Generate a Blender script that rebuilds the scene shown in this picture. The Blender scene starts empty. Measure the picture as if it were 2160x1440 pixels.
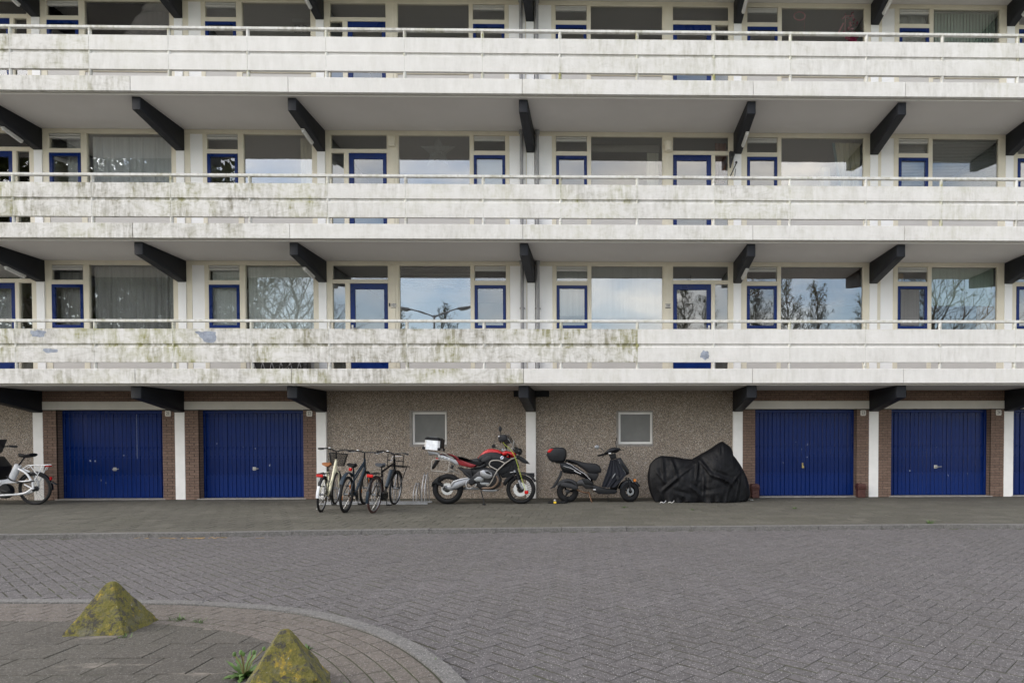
import bpy, bmesh, math, random
from math import sin, cos, pi, radians, sqrt, atan2
from mathutils import Vector, Matrix, Euler
from mathutils import noise as mnoise

scene = bpy.context.scene
COL = scene.collection
rnd = random.Random(7)

# ---------------------------------------------------------------- camera
CX, CD, CH = 1.5814, 15.747, 1.3652
YAW, PITCH, ROLL = 0.019456, -0.020808, -0.0021425
cam_d = bpy.data.cameras.new('camera'); cam = bpy.data.objects.new('camera', cam_d); COL.objects.link(cam)
cam_d.sensor_fit = 'HORIZONTAL'; cam_d.sensor_width = 36; cam_d.lens = 24.0
cam_d.shift_x = (1080 - 1294.837) / 2160; cam_d.shift_y = (955.26 - 720) / 2160
cam_d.clip_start = 0.05; cam_d.clip_end = 2000
f0 = Vector((sin(YAW), cos(YAW), 0)); r0 = Vector((cos(YAW), -sin(YAW), 0)); u0 = Vector((0, 0, 1))
fw = f0 * cos(PITCH) + u0 * sin(PITCH); up = u0 * cos(PITCH) - f0 * sin(PITCH)
rt = r0 * cos(ROLL) + up * sin(ROLL); up = up * cos(ROLL) - r0 * sin(ROLL)
mw = Matrix((rt, up, -fw)).transposed().to_4x4(); mw.translation = Vector((CX, -CD, CH))
cam.matrix_world = mw
scene.camera = cam

# ---------------------------------------------------------------- sky and sun (bright overcast with thin blue gaps)
SUN_EL, SUN_AZ = radians(32), radians(244)
world = bpy.data.worlds.new('World'); scene.world = world; world.use_nodes = True
nt = world.node_tree; nt.nodes.clear()
out = nt.nodes.new('ShaderNodeOutputWorld'); bg = nt.nodes.new('ShaderNodeBackground')
sky = nt.nodes.new('ShaderNodeTexSky'); sky.sky_type = 'NISHITA'; sky.sun_disc = False
sky.sun_elevation = SUN_EL; sky.sun_rotation = SUN_AZ; sky.air_density = 1.0; sky.dust_density = 1.0; sky.ozone_density = 1.0
tc = nt.nodes.new('ShaderNodeTexCoord'); mp = nt.nodes.new('ShaderNodeMapping'); mp.inputs['Scale'].default_value = (2.2, 2.2, 5.0)
nz = nt.nodes.new('ShaderNodeTexNoise'); nz.inputs['Scale'].default_value = 1.6; nz.inputs['Detail'].default_value = 7; nz.inputs['Roughness'].default_value = .55
cr = nt.nodes.new('ShaderNodeValToRGB'); cr.color_ramp.elements[0].position = .40; cr.color_ramp.elements[1].position = .68
cr.color_ramp.elements[0].color = (.06, .06, .06, 1); cr.color_ramp.elements[1].color = (.9, .9, .9, 1)
mx = nt.nodes.new('ShaderNodeMix'); mx.data_type = 'RGBA'
mx.inputs['B'].default_value = (9.9, 9.25, 8.4, 1)
L = nt.links.new
L(tc.outputs['Generated'], mp.inputs['Vector']); L(mp.outputs['Vector'], nz.inputs['Vector']); L(nz.outputs['Fac'], cr.inputs['Fac'])
L(cr.outputs['Color'], mx.inputs['Factor']); L(sky.outputs['Color'], mx.inputs['A']); L(mx.outputs['Result'], bg.inputs['Color'])
bg.inputs['Strength'].default_value = 0.15
L(bg.outputs['Background'], out.inputs['Surface'])
sun_d = bpy.data.lights.new('sun', 'SUN'); sun_d.energy = 1.65; sun_d.angle = radians(60); sun_d.color = (1, .96, .90)
sun = bpy.data.objects.new('sun', sun_d); COL.objects.link(sun)
# sky rotation is measured from +Y, clockwise seen from above
sdir = Vector((sin(SUN_AZ) * cos(SUN_EL), cos(SUN_AZ) * cos(SUN_EL), sin(SUN_EL)))
sun.rotation_euler = sdir.to_track_quat('Z', 'Y').to_euler(); sun.location = sdir * 60
scene.view_settings.view_transform = 'Standard'; scene.view_settings.look = 'None'
scene.view_settings.gamma = 1.0; scene.view_settings.use_curve_mapping = False
scene.view_settings.exposure = 0.84
scene.cycles.max_bounces = 10; scene.cycles.transparent_max_bounces = 12

# ---------------------------------------------------------------- materials
class NT:
    def __init__(s, name):
        s.m = bpy.data.materials.new(name); s.m.use_nodes = True; s.t = s.m.node_tree
        s.b = s.t.nodes['Principled BSDF']; s.o = s.t.nodes['Material Output']
    def n(s, typ, **kw):
        x = s.t.nodes.new('ShaderNode' + typ)
        for k, v in kw.items():
            if k in x.inputs: x.inputs[k].default_value = v
            else: setattr(x, k, v)
        return x
    def l(s, a, b): s.t.links.new(a, b)
    def coord(s, kind='Object', scale=(1, 1, 1)):
        if kind == 'World': src = s.n('NewGeometry').outputs['Position']
        else: src = s.n('TexCoord').outputs[kind]
        mpn = s.n('Mapping'); mpn.inputs['Scale'].default_value = scale; s.l(src, mpn.inputs['Vector'])
        return mpn.outputs['Vector']
    def noise(s, vec, scale, detail=4, rough=.55):
        x = s.n('TexNoise', Scale=scale, Detail=detail, Roughness=rough); s.l(vec, x.inputs['Vector']); return x.outputs['Fac']
    def ramp(s, fac, stops):
        x = s.n('ValToRGB'); e = x.color_ramp.elements
        while len(e) < len(stops): e.new(.5)
        for el, (p, c) in zip(e, stops):
            el.position = p; el.color = (c, c, c, 1) if isinstance(c, (int, float)) else (*c, 1)
        s.l(fac, x.inputs['Fac']); return x.outputs['Color']
    def mix(s, fac, a, b, blend='MIX'):
        x = s.n('Mix', data_type='RGBA', blend_type=blend)
        for v, key in ((fac, 'Factor'), (a, 'A'), (b, 'B')):
            if hasattr(v, 'is_linked'): s.l(v, x.inputs[key])
            elif key == 'Factor': x.inputs[key].default_value = v
            else: x.inputs[key].default_value = (*v, 1) if len(v) == 3 else v
        return x.outputs['Result']
    def math(s, op, a, b=None, clamp=False):
        x = s.n('Math', operation=op); x.use_clamp = clamp
        for i, v in enumerate((a, b)):
            if v is None: continue
            if hasattr(v, 'is_linked'): s.l(v, x.inputs[i])
            else: x.inputs[i].default_value = v
        return x.outputs[0]
    def bump(s, h, strength=.3, dist=.01):
        x = s.n('Bump', Strength=strength, Distance=dist); s.l(h, x.inputs['Height']); s.l(x.outputs['Normal'], s.b.inputs['Normal'])
    def color(s, c): s.l(c, s.b.inputs['Base Color'])
    def rough(s, v):
        if hasattr(v, 'is_linked'): s.l(v, s.b.inputs['Roughness'])
        else: s.b.inputs['Roughness'].default_value = v

def plain(name, col, rough=.5, metal=0.0, var=.12, scale=8, bump=0.0, bscale=60, spec=.5, coat=0.0):
    k = NT(name); v = k.coord('Object')
    f = k.noise(v, scale, 5)
    lo = tuple(c * (1 - var) for c in col); hi = tuple(min(1, c * (1 + var)) for c in col)
    k.color(k.ramp(f, [(.3, lo), (.7, hi)]))
    k.rough(k.ramp(f, [(.3, max(0, rough - .06)), (.7, min(1, rough + .06))]))
    k.b.inputs['Metallic'].default_value = metal; k.b.inputs['Specular IOR Level'].default_value = spec
    k.b.inputs['Coat Weight'].default_value = coat
    if bump: k.bump(k.noise(v, bscale, 3), bump, .004)
    return k.m

def concrete_paint(name, base=(.71, .70, .68), edge=True):
    """white painted concrete; the object colour's red channel says how grimy this piece is, green picks algae"""
    k = NT(name); w = k.coord('World'); oc = k.n('TexCoord').outputs['Object']
    oi = k.n('ObjectInfo'); sep = k.n('SeparateColor'); k.l(oi.outputs['Color'], sep.inputs['Color'])
    dirt, alga = sep.outputs['Red'], sep.outputs['Green']
    streak = k.noise(k.coord('World', (5, 5, 1.1)), 2.0, 8, .68)
    fine = k.noise(k.coord('World', (16, 16, 3.5)), 2.0, 6, .65)
    blot = k.noise(w, 1.7, 6, .62)
    swirl = k.n('TexNoise', Scale=2.2, Detail=6, Roughness=.6, Distortion=2.6); k.l(k.coord('World', (1.2, 1, 2.6)), swirl.inputs['Vector'])
    a = k.math('MULTIPLY', k.ramp(streak, [(.40, 0), (.66, 1)]), k.ramp(blot, [(.34, 0), (.62, 1)]))
    b = k.math('MULTIPLY', k.ramp(swirl.outputs['Fac'], [(.45, 0), (.7, 1)]), k.ramp(fine, [(.3, .2), (.7, 1)]))
    c = k.math('ADD', k.math('MULTIPLY', a, 1.25), k.math('MULTIPLY', b, .7))
    # grime that gathers under the top edges and in the groove (kept in the piece's own height)
    sz = k.n('SeparateXYZ'); k.l(oc, sz.inputs['Vector'])
    if edge:
        e = k.ramp(k.math('MULTIPLY', sz.outputs['Z'], 1.0), [(0.0, .45), (.02, .1), (.28, .06), (.31, .55), (.375, .9), (.40, .1), (.62, .15), (.675, .75)])
        e = k.math('MULTIPLY', e, k.ramp(k.noise(k.coord('World', (5, 5, 1)), 1.3, 6, .65), [(.45, 0), (.66, 1)]))
        c = k.math('ADD', c, k.math('MULTIPLY', e, .8))
    amt = k.math('MULTIPLY', c, dirt, True)
    grime = k.mix(k.math('MULTIPLY', alga, k.ramp(k.noise(w, .9, 4), [(.42, 0), (.6, 1)])), (.27, .255, .205), (.28, .275, .115))
    tone = k.mix(k.noise(w, 3.0, 5), tuple(x * .93 for x in base), tuple(min(1, x * 1.05) for x in base))
    faint = k.mix(k.math('MULTIPLY', k.ramp(k.noise(k.coord('World', (4, 4, 1.2)), 1.5, 7, .65), [(.4, 0), (.75, 1)]), .2), tone, (.40, .39, .35))
    k.color(k.mix(amt, faint, grime)); k.rough(.75); k.b.inputs['Specular IOR Level'].default_value = .25
    k.bump(k.noise(w, 45, 4), .12, .004)
    return k.m

def glass(name, refl=.2, tint=(.95, .96, .955), wave=.010):
    k = NT(name); t = k.t
    tr = k.n('BsdfTransparent'); tr.inputs['Color'].default_value = (*tint, 1)
    gl = k.n('BsdfGlossy', Roughness=.0); gl.inputs['Color'].default_value = (1, 1, 1, 1)
    nf = k.noise(k.coord('World', (1, 1, 1.3)), 1.1, 2, .4)
    bp = k.n('Bump', Strength=1.0, Distance=wave); k.l(nf, bp.inputs['Height']); k.l(bp.outputs['Normal'], gl.inputs['Normal'])
    fr = k.n('Fresnel', IOR=1.5)
    fac = k.math('ADD', fr.outputs['Fac'], refl, True)
    ms = k.n('MixShader'); k.l(fac, ms.inputs['Fac']); k.l(tr.outputs[0], ms.inputs[1]); k.l(gl.outputs[0], ms.inputs[2])
    k.l(ms.outputs[0], k.o.inputs['Surface'])
    return k.m

def attr_tone(k, name='tone'):
    a = k.n('Attribute'); a.attribute_name = name; return a.outputs['Fac']

def brick_mat(name, lo, hi, speck=.0, bump=.3, dirt=(.10, .10, .075), dirt_amt=.25, spscale=120, rough=.85, sand=0):
    k = NT(name); w = k.coord('World'); t = attr_tone(k)
    oi = k.n('ObjectInfo')
    c = k.mix(t, lo, hi)
    c = k.mix(k.math('MULTIPLY', k.ramp(k.noise(w, .8, 6, .6), [(.4, 0), (.68, 1)]), dirt_amt), c, dirt)
    g = k.math('ADD', k.math('MULTIPLY', k.noise(w, 70, 3, .7), .6), k.math('MULTIPLY', k.noise(w, 24, 3, .7), .4))
    c = k.mix(.62, c, k.mix(k.ramp(g, [(.32, 0), (.68, 1)]), tuple(x * .45 for x in lo), tuple(min(1, x * 1.55) for x in hi)))
    if speck:
        v = k.n('TexVoronoi', Scale=spscale); k.l(w, v.inputs['Vector'])
        s1 = k.ramp(v.outputs['Distance'], [(.20, 1), (.42, 0)])
        pick = k.ramp(k.n('SeparateColor').outputs[0], [(0, 0), (1, 1)]) if False else None
        sc = k.n('SeparateColor'); k.l(v.outputs['Color'], sc.inputs['Color'])
        sel = k.ramp(sc.outputs['Red'], [(.62, 0), (.70, 1)])
        dk = k.ramp(sc.outputs['Green'], [(.72, 0), (.78, 1)])
        c = k.mix(k.math('MULTIPLY', k.math('MULTIPLY', s1, sel), speck), c, (.36, .35, .345))
        c = k.mix(k.math('MULTIPLY', k.math('MULTIPLY', s1, dk), speck * .8), c, (.03, .028, .029))
    if sand: c = k.mix(k.math('MULTIPLY', k.ramp(k.noise(k.coord('World', (1.2, 3.2, 1)), 1.9, 7, .7), [(.58, 0), (.68, 1)]), sand), c, (.22, .195, .168))
    k.color(c); k.rough(rough); k.b.inputs['Specular IOR Level'].default_value = .3
    k.bump(k.math('ADD', g, k.noise(w, 300, 2)), bump, .004)
    return k.m

MAT = {}
MAT['concrete'] = concrete_paint('white_painted_concrete')
MAT['fascia'] = concrete_paint('white_painted_fascia', edge=False)
MAT['rail'] = concrete_paint('white_painted_rail', (.70, .70, .68), edge=False)
MAT['soffit'] = plain('soffit_paint', (.62, .60, .575), .8, var=.03, scale=1.2, bump=.05)
MAT['beam'] = plain('black_beam_paint', (.0115, .0130, .0175), .6, var=.2, scale=3, bump=.1, spec=.3)
MAT['cream'] = plain('cream_timber_paint', (.76, .71, .585), .5, var=.05, scale=2.5, spec=.4)
MAT['panelwhite'] = plain('white_wall_panel', (.92, .92, .92), .55, var=.03, scale=1.5)
MAT['lower'] = plain('grey_lower_panel', (.58, .56, .54), .6, var=.04, scale=2)
MAT['column'] = plain('white_column_paint', (.88, .865, .84), .65, var=.05, scale=4, bump=.08)
MAT['lintel'] = plain('white_lintel_paint', (.66, .63, .57), .65, var=.06, scale=3, bump=.08)
MAT['blue'] = plain('blue_gloss_paint', (.0002, .0185, .132), .30, var=.25, scale=2.2, spec=.27)
MAT['slit'] = plain('ventilation_grille', (.42, .41, .39), .5, var=.08)
MAT['pipe'] = plain('grey_downpipe', (.30, .30, .31), .5, var=.12)
MAT['patch'] = plain('bare_concrete', (.27, .30, .36), .85, var=.3, scale=14, bump=.3)
MAT['glass'] = glass('window_glass', .075, wave=.0012)
MAT['frosted'] = plain('frosted_wired_glass', (.17, .17, .162), .4, var=.1, scale=5, bump=.1)
MAT['glass_b'] = glass('window_glass_coated', .15, wave=.0016)
MAT['lampwhite'] = plain('lamp_housing', (.62, .62, .60), .4, var=.03)
MAT['plate'] = plain('enamel_plate', (.68, .65, .60), .3, var=.04)
MAT['ink'] = plain('black_enamel', (.02, .02, .02), .3, var=.1)
MAT['interior'] = plain('interior_paint', (.40, .385, .36), .8, var=.04, scale=1)
MAT['floorin'] = plain('interior_floor', (.16, .13, .10), .6, var=.1, scale=2)
MAT['handle'] = plain('zinc_handle', (.62, .61, .58), .35, .7, var=.06)
MAT['brass'] = plain('brass_lock', (.5, .40, .18), .35, .8)
MAT['threshold'] = plain('threshold_concrete', (.30, .28, .26), .9, var=.2, scale=9, bump=.3)
MAT['wallbrick'] = brick_mat('brown_brick', (.105, .068, .052), (.25, .168, .130), 0, .5, (.06, .045, .035), .25, rough=.8)
MAT['mortar'] = plain('brick_mortar', (.075, .064, .055), .95, var=.2, scale=30, bump=.3)
MAT['iron'] = plain('red_brown_iron', (.085, .032, .026), .55, .2, var=.25, scale=18, bump=.2)

def pebble():
    k = NT('exposed_pebble_concrete'); w = k.coord('World')
    v = k.n('TexVoronoi', Scale=70, Randomness=1); k.l(w, v.inputs['Vector'])
    sc = k.n('SeparateColor'); k.l(v.outputs['Color'], sc.inputs['Color'])
    c = k.ramp(sc.outputs['Red'], [(0, (.24, .195, .158)), (.35, (.46, .38, .308)), (.62, (.61, .525, .435)), (.84, (.47, .37, .275)), (.94, (.72, .66, .59)), (1, (.88, .84, .78))])
    c = k.mix(k.ramp(v.outputs['Distance'], [(.42, 0), (.62, 1)]), c, (.18, .15, .123))
    big = k.noise(w, 1.1, 6, .6)
    c = k.mix(k.math('MULTIPLY', k.ramp(big, [(.35, 0), (.7, 1)]), .3), c, (.15, .125, .10))
    rain = k.noise(k.coord('World', (6, 6, .8)), 1.4, 6, .6)
    c = k.mix(k.math('MULTIPLY', k.ramp(rain, [(.55, 0), (.74, 1)]), .25), c, (.30, .28, .25))
    k.color(c); k.rough(.8); k.bump(v.outputs['Distance'], .55, -.012)
    return k.m
MAT['pebble'] = pebble()
MAT['roadbrick'] = brick_mat('road_brick', (.070, .065, .066), (.124, .115, .117), 1.0, .6, (.062, .058, .046), .5, 88)
MAT['bandbrick'] = brick_mat('band_brick', (.086, .073, .064), (.145, .126, .112), .6, .5, (.07, .07, .05), .4, 95)
MAT['tile'] = brick_mat('pavement_tile', (.036, .034, .027), (.118, .111, .092), .35, .35, (.055, .058, .034), .5, 80, sand=.3)
MAT['islandtile'] = brick_mat('island_tile', (.050, .045, .039), (.094, .085, .074), .4, .4, (.05, .053, .034), .45, 95, sand=.75)
MAT['kerb'] = brick_mat('kerb_concrete', (.098, .095, .092), (.16, .155, .150), .95, .5, (.10, .097, .08), .3, 95)
def ground_mat(name, lo, hi, moss=.3):
    k = NT(name); w = k.coord('World')
    c = k.ramp(k.noise(w, 26, 6, .7), [(.3, lo), (.7, hi)])
    c = k.mix(k.math('MULTIPLY', k.ramp(k.noise(w, 1.6, 5), [(.45, 0), (.65, 1)]), moss), c, (.06, .072, .025))
    k.color(c); k.rough(.95); k.bump(k.noise(w, 80, 3), .4, .006); return k.m
MAT['joint'] = ground_mat('sandy_joint', (.022, .021, .013), (.042, .039, .025), .5)
MAT['tilejoint'] = ground_mat('mossy_joint', (.080, .076, .054), (.135, .127, .095), .5)

def far_road():
    k = NT('far_brick_paving'); w = k.coord('World')
    r = k.n('Mapping'); r.inputs['Rotation'].default_value = (0, 0, radians(45)); k.l(w, r.inputs['Vector'])
    b = k.n('TexBrick', Scale=1.0); b.inputs['Brick Width'].default_value = .21; b.inputs['Row Height'].default_value = .105; b.inputs['Mortar Size'].default_value = .006
    b.inputs['Color1'].default_value = (.09, .083, .084, 1); b.inputs['Color2'].default_value = (.135, .125, .126, 1); b.inputs['Mortar'].default_value = (.07, .065, .05, 1)
    k.l(r.outputs['Vector'], b.inputs['Vector'])
    c = k.mix(.35, b.outputs['Color'], k.ramp(k.noise(w, 60, 4, .7), [(.3, (.09, .08, .08)), (.75, (.32, .30, .30))]))
    k.color(c); k.rough(.9); return k.m
MAT['farroad'] = far_road()
MAT['grassland'] = ground_mat('grass_verge', (.03, .045, .012), (.06, .085, .025), .3)

def pyramid_mat():
    k = NT('lichen_yellow_concrete'); w = k.coord('World')
    n1 = k.noise(w, 7, 8, .68); n2 = k.noise(w, 26, 6, .7); n3 = k.noise(w, 70, 4, .7)
    base = k.ramp(n2, [(.3, (.085, .085, .055)), (.7, (.17, .16, .12))])
    moss = k.ramp(n3, [(.3, (.085, .082, .016)), (.7, (.20, .175, .04))])
    c = k.mix(k.ramp(n1, [(.36, 0), (.52, 1)]), base, moss)
    paint = k.ramp(n3, [(.3, (.26, .18, .03)), (.7, (.48, .34, .04))])
    c = k.mix(k.math('MULTIPLY', k.ramp(k.noise(k.coord('World', (1, 1, .7)), 17, 7, .75), [(.565, 0), (.645, 1)]), .8), c, paint)
    c = k.mix(k.ramp(k.noise(w, 19, 5, .65), [(.64, 0), (.70, 1)]), c, (.035, .034, .034))
    c = k.mix(k.ramp(k.noise(w, 15, 8, .8), [(.515, 0), (.57, 1)]), c, (.060, .055, .042))
    c = k.mix(k.ramp(k.noise(w, 33, 4, .6), [(.70, 0), (.74, 1)]), c, (.40, .40, .38))
    k.color(c); k.rough(.92); k.bump(k.math('ADD', k.math('ADD', n2, n3), k.math('MULTIPLY', k.noise(w, 130, 3), .5)), .9, .014); return k.m
MAT['pyramid'] = pyramid_mat()
MAT['leaf'] = plain('weed_leaf', (.085, .155, .035), .5, var=.35, scale=20)
MAT['stalk'] = plain('weed_stalk', (.16, .13, .05), .6, var=.2)
MAT['yellowflower'] = plain('weed_flower', (.5, .33, .02), .6)
MAT['bark'] = plain('tree_bark', (.10, .085, .065), .9, var=.3, scale=6, bump=.4)
MAT['twig'] = plain('tree_twigs', (.075, .058, .042), .9, var=.3, scale=2)
MAT['bud'] = plain('spring_leaf', (.12, .13, .05), .7, var=.35, scale=1.5)

# ---------------------------------------------------------------- mesh helpers
class MB:
    def __init__(s): s.v = []; s.f = []; s.m = []
    def add(s, vs, fs, mat=0):
        o = len(s.v); s.v += [tuple(x) for x in vs]
        s.f += [tuple(i + o for i in f) for f in fs]; s.m += [mat] * len(fs); return s
    def box(s, x0, x1, y0, y1, z0, z1, mat=0):
        vs = [(x, y, z) for z in (z0, z1) for y in (y0, y1) for x in (x0, x1)]
        return s.add(vs, [(0, 2, 3, 1), (4, 5, 7, 6), (0, 1, 5, 4), (2, 6, 7, 3), (0, 4, 6, 2), (1, 3, 7, 5)], mat)
    def bbox(s, x0, x1, y0, y1, z0, z1, b=.004, mat=0):
        """box with chamfered edges"""
        P = []
        for zx in (0, 1):
            for yx in (0, 1):
                for xx in (0, 1):
                    x = (x0, x1)[xx]; y = (y0, y1)[yx]; z = (z0, z1)[zx]
                    ix = b if xx == 0 else -b; iy = b if yx == 0 else -b; iz = b if zx == 0 else -b
                    P += [(x, y + iy, z + iz), (x + ix, y, z + iz), (x + ix, y + iy, z)]
        def q(c, a): return c * 3 + a
        F = [(q(0, 0), q(4, 0), q(6, 0), q(2, 0)), (q(1, 0), q(3, 0), q(7, 0), q(5, 0)),
             (q(0, 1), q(1, 1), q(5, 1), q(4, 1)), (q(2, 1), q(6, 1), q(7, 1), q(3, 1)),
             (q(0, 2), q(2, 2), q(3, 2), q(1, 2)), (q(4, 2), q(5, 2), q(7, 2), q(6, 2))]
        for a, bb, ax in ((0, 1, 0), (2, 3, 0), (4, 5, 0), (6, 7, 0), (0, 2, 1), (1, 3, 1), (4, 6, 1), (5, 7, 1), (0, 4, 2), (1, 5, 2), (2, 6, 2), (3, 7, 2)):
            o = [i for i in (0, 1, 2) if i != ax]; F.append((q(a, o[0]), q(bb, o[0]), q(bb, o[1]), q(a, o[1])))
        for c in range(8): F.append((q(c, 0), q(c, 1), q(c, 2)))
        return s.add(P, F, mat)
    def obox(s, c, size, rot, mat=0):
        R = rot if isinstance(rot, Matrix) else Euler(rot).to_matrix()
        h = Vector(size) / 2; c = Vector(c)
        vs = [c + R @ Vector((sx * h.x, sy * h.y, sz * h.z)) for sz in (-1, 1) for sy in (-1, 1) for sx in (-1, 1)]
        return s.add(vs, [(0, 2, 3, 1), (4, 5, 7, 6), (0, 1, 5, 4), (2, 6, 7, 3), (0, 4, 6, 2), (1, 3, 7, 5)], mat)
    def tube(s, pts, r, n=8, mat=0, closed=False, caps=True):
        pts = [Vector(p) for p in pts]; N = len(pts)
        rs = r if isinstance(r, (list, tuple)) else [r] * N
        rings = []; prev = None
        for i, p in enumerate(pts):
            if closed: d = pts[(i + 1) % N] - pts[i - 1]
            else: d = pts[min(i + 1, N - 1)] - pts[max(i - 1, 0)]
            if d.length < 1e-9: d = Vector((0, 0, 1))
            d.normalize()
            if prev is None:
                a = Vector((0, 0, 1)) if abs(d.z) < .9 else Vector((1, 0, 0))
                u = d.cross(a).normalized()
            else:
                u = prev - d * prev.dot(d)
                if u.length < 1e-6: u = d.orthogonal()
                u.normalize()
            prev = u; w = d.cross(u)
            rings.append([p + (u * cos(2 * pi * k / n) + w * sin(2 * pi * k / n)) * rs[i] for k in range(n)])
        vs = [x for rg in rings for x in rg]; fs = []
        for i in range(N if closed else N - 1):
            j = (i + 1) % N
            for k in range(n):
                k2 = (k + 1) % n; fs.append((i * n + k, i * n + k2, j * n + k2, j * n + k))
        if caps and not closed:
            fs.append(tuple(range(n - 1, -1, -1))); fs.append(tuple((N - 1) * n + k for k in range(n)))
        return s.add(vs, fs, mat)
    def lathe(s, prof, c, axis='y', n=32, mat=0, closed=False):
        """prof: [(radius, along)] turned about an axis through c"""
        c = Vector(c); vs = []; fs = []; M = len(prof)
        for i in range(n):
            a = 2 * pi * i / n
            for r, h in prof:
                if axis == 'y': p = (r * cos(a), h, r * sin(a))
                elif axis == 'z': p = (r * cos(a), r * sin(a), h)
                else: p = (h, r * cos(a), r * sin(a))
                vs.append(c + Vector(p))
        for i in range(n):
            j = (i + 1) % n
            for k in range(M if closed else M - 1):
                k2 = (k + 1) % M; fs.append((i * M + k, i * M + k2, j * M + k2, j * M + k))
        return s.add(vs, fs, mat)
    def ball(s, c, r, n=12, m=8, mat=0):
        rx, ry, rz = (r, r, r) if not isinstance(r, (tuple, list)) else r
        c = Vector(c); vs = []; fs = []
        for i in range(m + 1):
            t = pi * i / m
            for k in range(n):
                a = 2 * pi * k / n; vs.append(c + Vector((rx * sin(t) * cos(a), ry * sin(t) * sin(a), rz * cos(t))))
        for i in range(m):
            for k in range(n):
                k2 = (k + 1) % n; fs.append((i * n + k, (i + 1) * n + k, (i + 1) * n + k2, i * n + k2))
        return s.add(vs, fs, mat)
    def prism(s, poly, y0, y1, b=0.0, mat=0):
        """outline in (x, z), extruded in y, with rounded (inset) caps"""
        P = [Vector((p[0], p[1])) for p in poly]
        A = sum(P[i].x * P[(i + 1) % len(P)].y - P[(i + 1) % len(P)].x * P[i].y for i in range(len(P)))
        if A < 0: P.reverse()
        N = len(P)
        def inset(d):
            o = []
            for i in range(N):
                e1 = (P[i] - P[i - 1]); e2 = (P[(i + 1) % N] - P[i])
                if e1.length < 1e-9 or e2.length < 1e-9: o.append(P[i].copy()); continue
                e1.normalize(); e2.normalize()
                n1 = Vector((-e1.y, e1.x)); n2 = Vector((-e2.y, e2.x)); nn = n1 + n2
                if nn.length < 1e-6: o.append(P[i] + n1 * d); continue
                nn.normalize(); o.append(P[i] + nn * d / max(.5, nn.dot(n1)))
            return o
        loops = [(P, y0), (P, y1)] if b <= 0 else [(inset(b), y0), (inset(b * .3), y0 + b * .3), (P, y0 + b), (P, y1 - b), (inset(b * .3), y1 - b * .3), (inset(b), y1)]
        vs = []; fs = []
        for lp, y in loops: vs += [(p.x, y, p.y) for p in lp]
        for i in range(len(loops) - 1):
            for k in range(N):
                k2 = (k + 1) % N; fs.append((i * N + k, i * N + k2, (i + 1) * N + k2, (i + 1) * N + k))
        fs.append(tuple(range(N))); e = (len(loops) - 1) * N; fs.append(tuple(e + k for k in range(N - 1, -1, -1)))
        return s.add(vs, [tuple(reversed(f)) for f in fs] if False else fs, mat)
    def mesh(s, name, mats, sharp=35, recalc=True):
        me = bpy.data.meshes.new(name); me.from_pydata(s.v, [], s.f)
        if recalc and len(s.f) < 60000:
            bm = bmesh.new(); bm.from_mesh(me)
            for f, mi in zip(bm.faces, s.m): f.material_index = mi
            bmesh.ops.recalc_face_normals(bm, faces=bm.faces[:]); bm.to_mesh(me); bm.free()
        else: me.polygons.foreach_set('material_index', s.m)
        for m in (mats if isinstance(mats, (list, tuple)) else [mats]): me.materials.append(MAT[m] if isinstance(m, str) else m)
        me.polygons.foreach_set('use_smooth', [True] * len(me.polygons)); me.set_sharp_from_angle(angle=radians(sharp)); me.update()
        return me
    def build(s, name, mats, parent=None, loc=(0, 0, 0), rot=(0, 0, 0), sharp=35):
        return link(name, s.mesh(name, mats, sharp), parent, loc, rot)
def link(name, me, parent=None, loc=(0, 0, 0), rot=(0, 0, 0)):
    o = bpy.data.objects.new(name, me); o.location = loc; o.rotation_euler = rot
    COL.objects.link(o)
    if parent: o.parent = parent
    return o
def empty(name, loc=(0, 0, 0), rz=0, rot=None, parent=None):
    o = bpy.data.objects.new(name, None); o.empty_display_size = .2; o.location = loc; o.rotation_euler = rot or (0, 0, rz); COL.objects.link(o)
    if parent: o.parent = parent
    return o
def tag(o, label, cat, group=None):
    o['label'] = label; o['category'] = cat
    if group: o['group'] = group
    return o
def tone_attr(me, vals_per_face):
    a = me.attributes.new('tone', 'FLOAT', 'FACE'); a.data.foreach_set('value', vals_per_face)
def text(body, size, loc, parent, mat, name='numeral', depth=.002, sx=1.0):
    c = bpy.data.curves.new(name, 'FONT'); c.body = body; c.size = size; c.align_x = 'CENTER'; c.align_y = 'CENTER'; c.extrude = depth; c.resolution_u = 3
    t = bpy.data.objects.new('text', c); COL.objects.link(t)
    dg = bpy.context.evaluated_depsgraph_get(); me = bpy.data.meshes.new_from_object(t.evaluated_get(dg)); bpy.data.objects.remove(t)
    me.materials.clear(); me.materials.append(MAT[mat])
    o = link(name, me, parent, loc, (pi / 2, 0, 0)); o.scale = (sx, 1, 1); return o
# ---------------------------------------------------------------- ground, road, pavement, island
def structure(o): o['kind'] = 'structure'; return o
def sheet(name, mat, x0, x1, y0, y1, z):
    return MB().add([(x0, y0, z), (x1, y0, z), (x1, y1, z), (x0, y1, z)], [(0, 1, 2, 3)]).build(name, mat)
structure(sheet('ground', 'grassland', -400, 400, -400, 400, -.34))
ROADZ = -.058
road = structure(sheet('road', 'farroad', -70, 70, -21, -4.9, -.074))
bed = sheet('joint_sand', 'joint', -12, 13, -14.2, -4.95, -.0606); bed.parent = road

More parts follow.
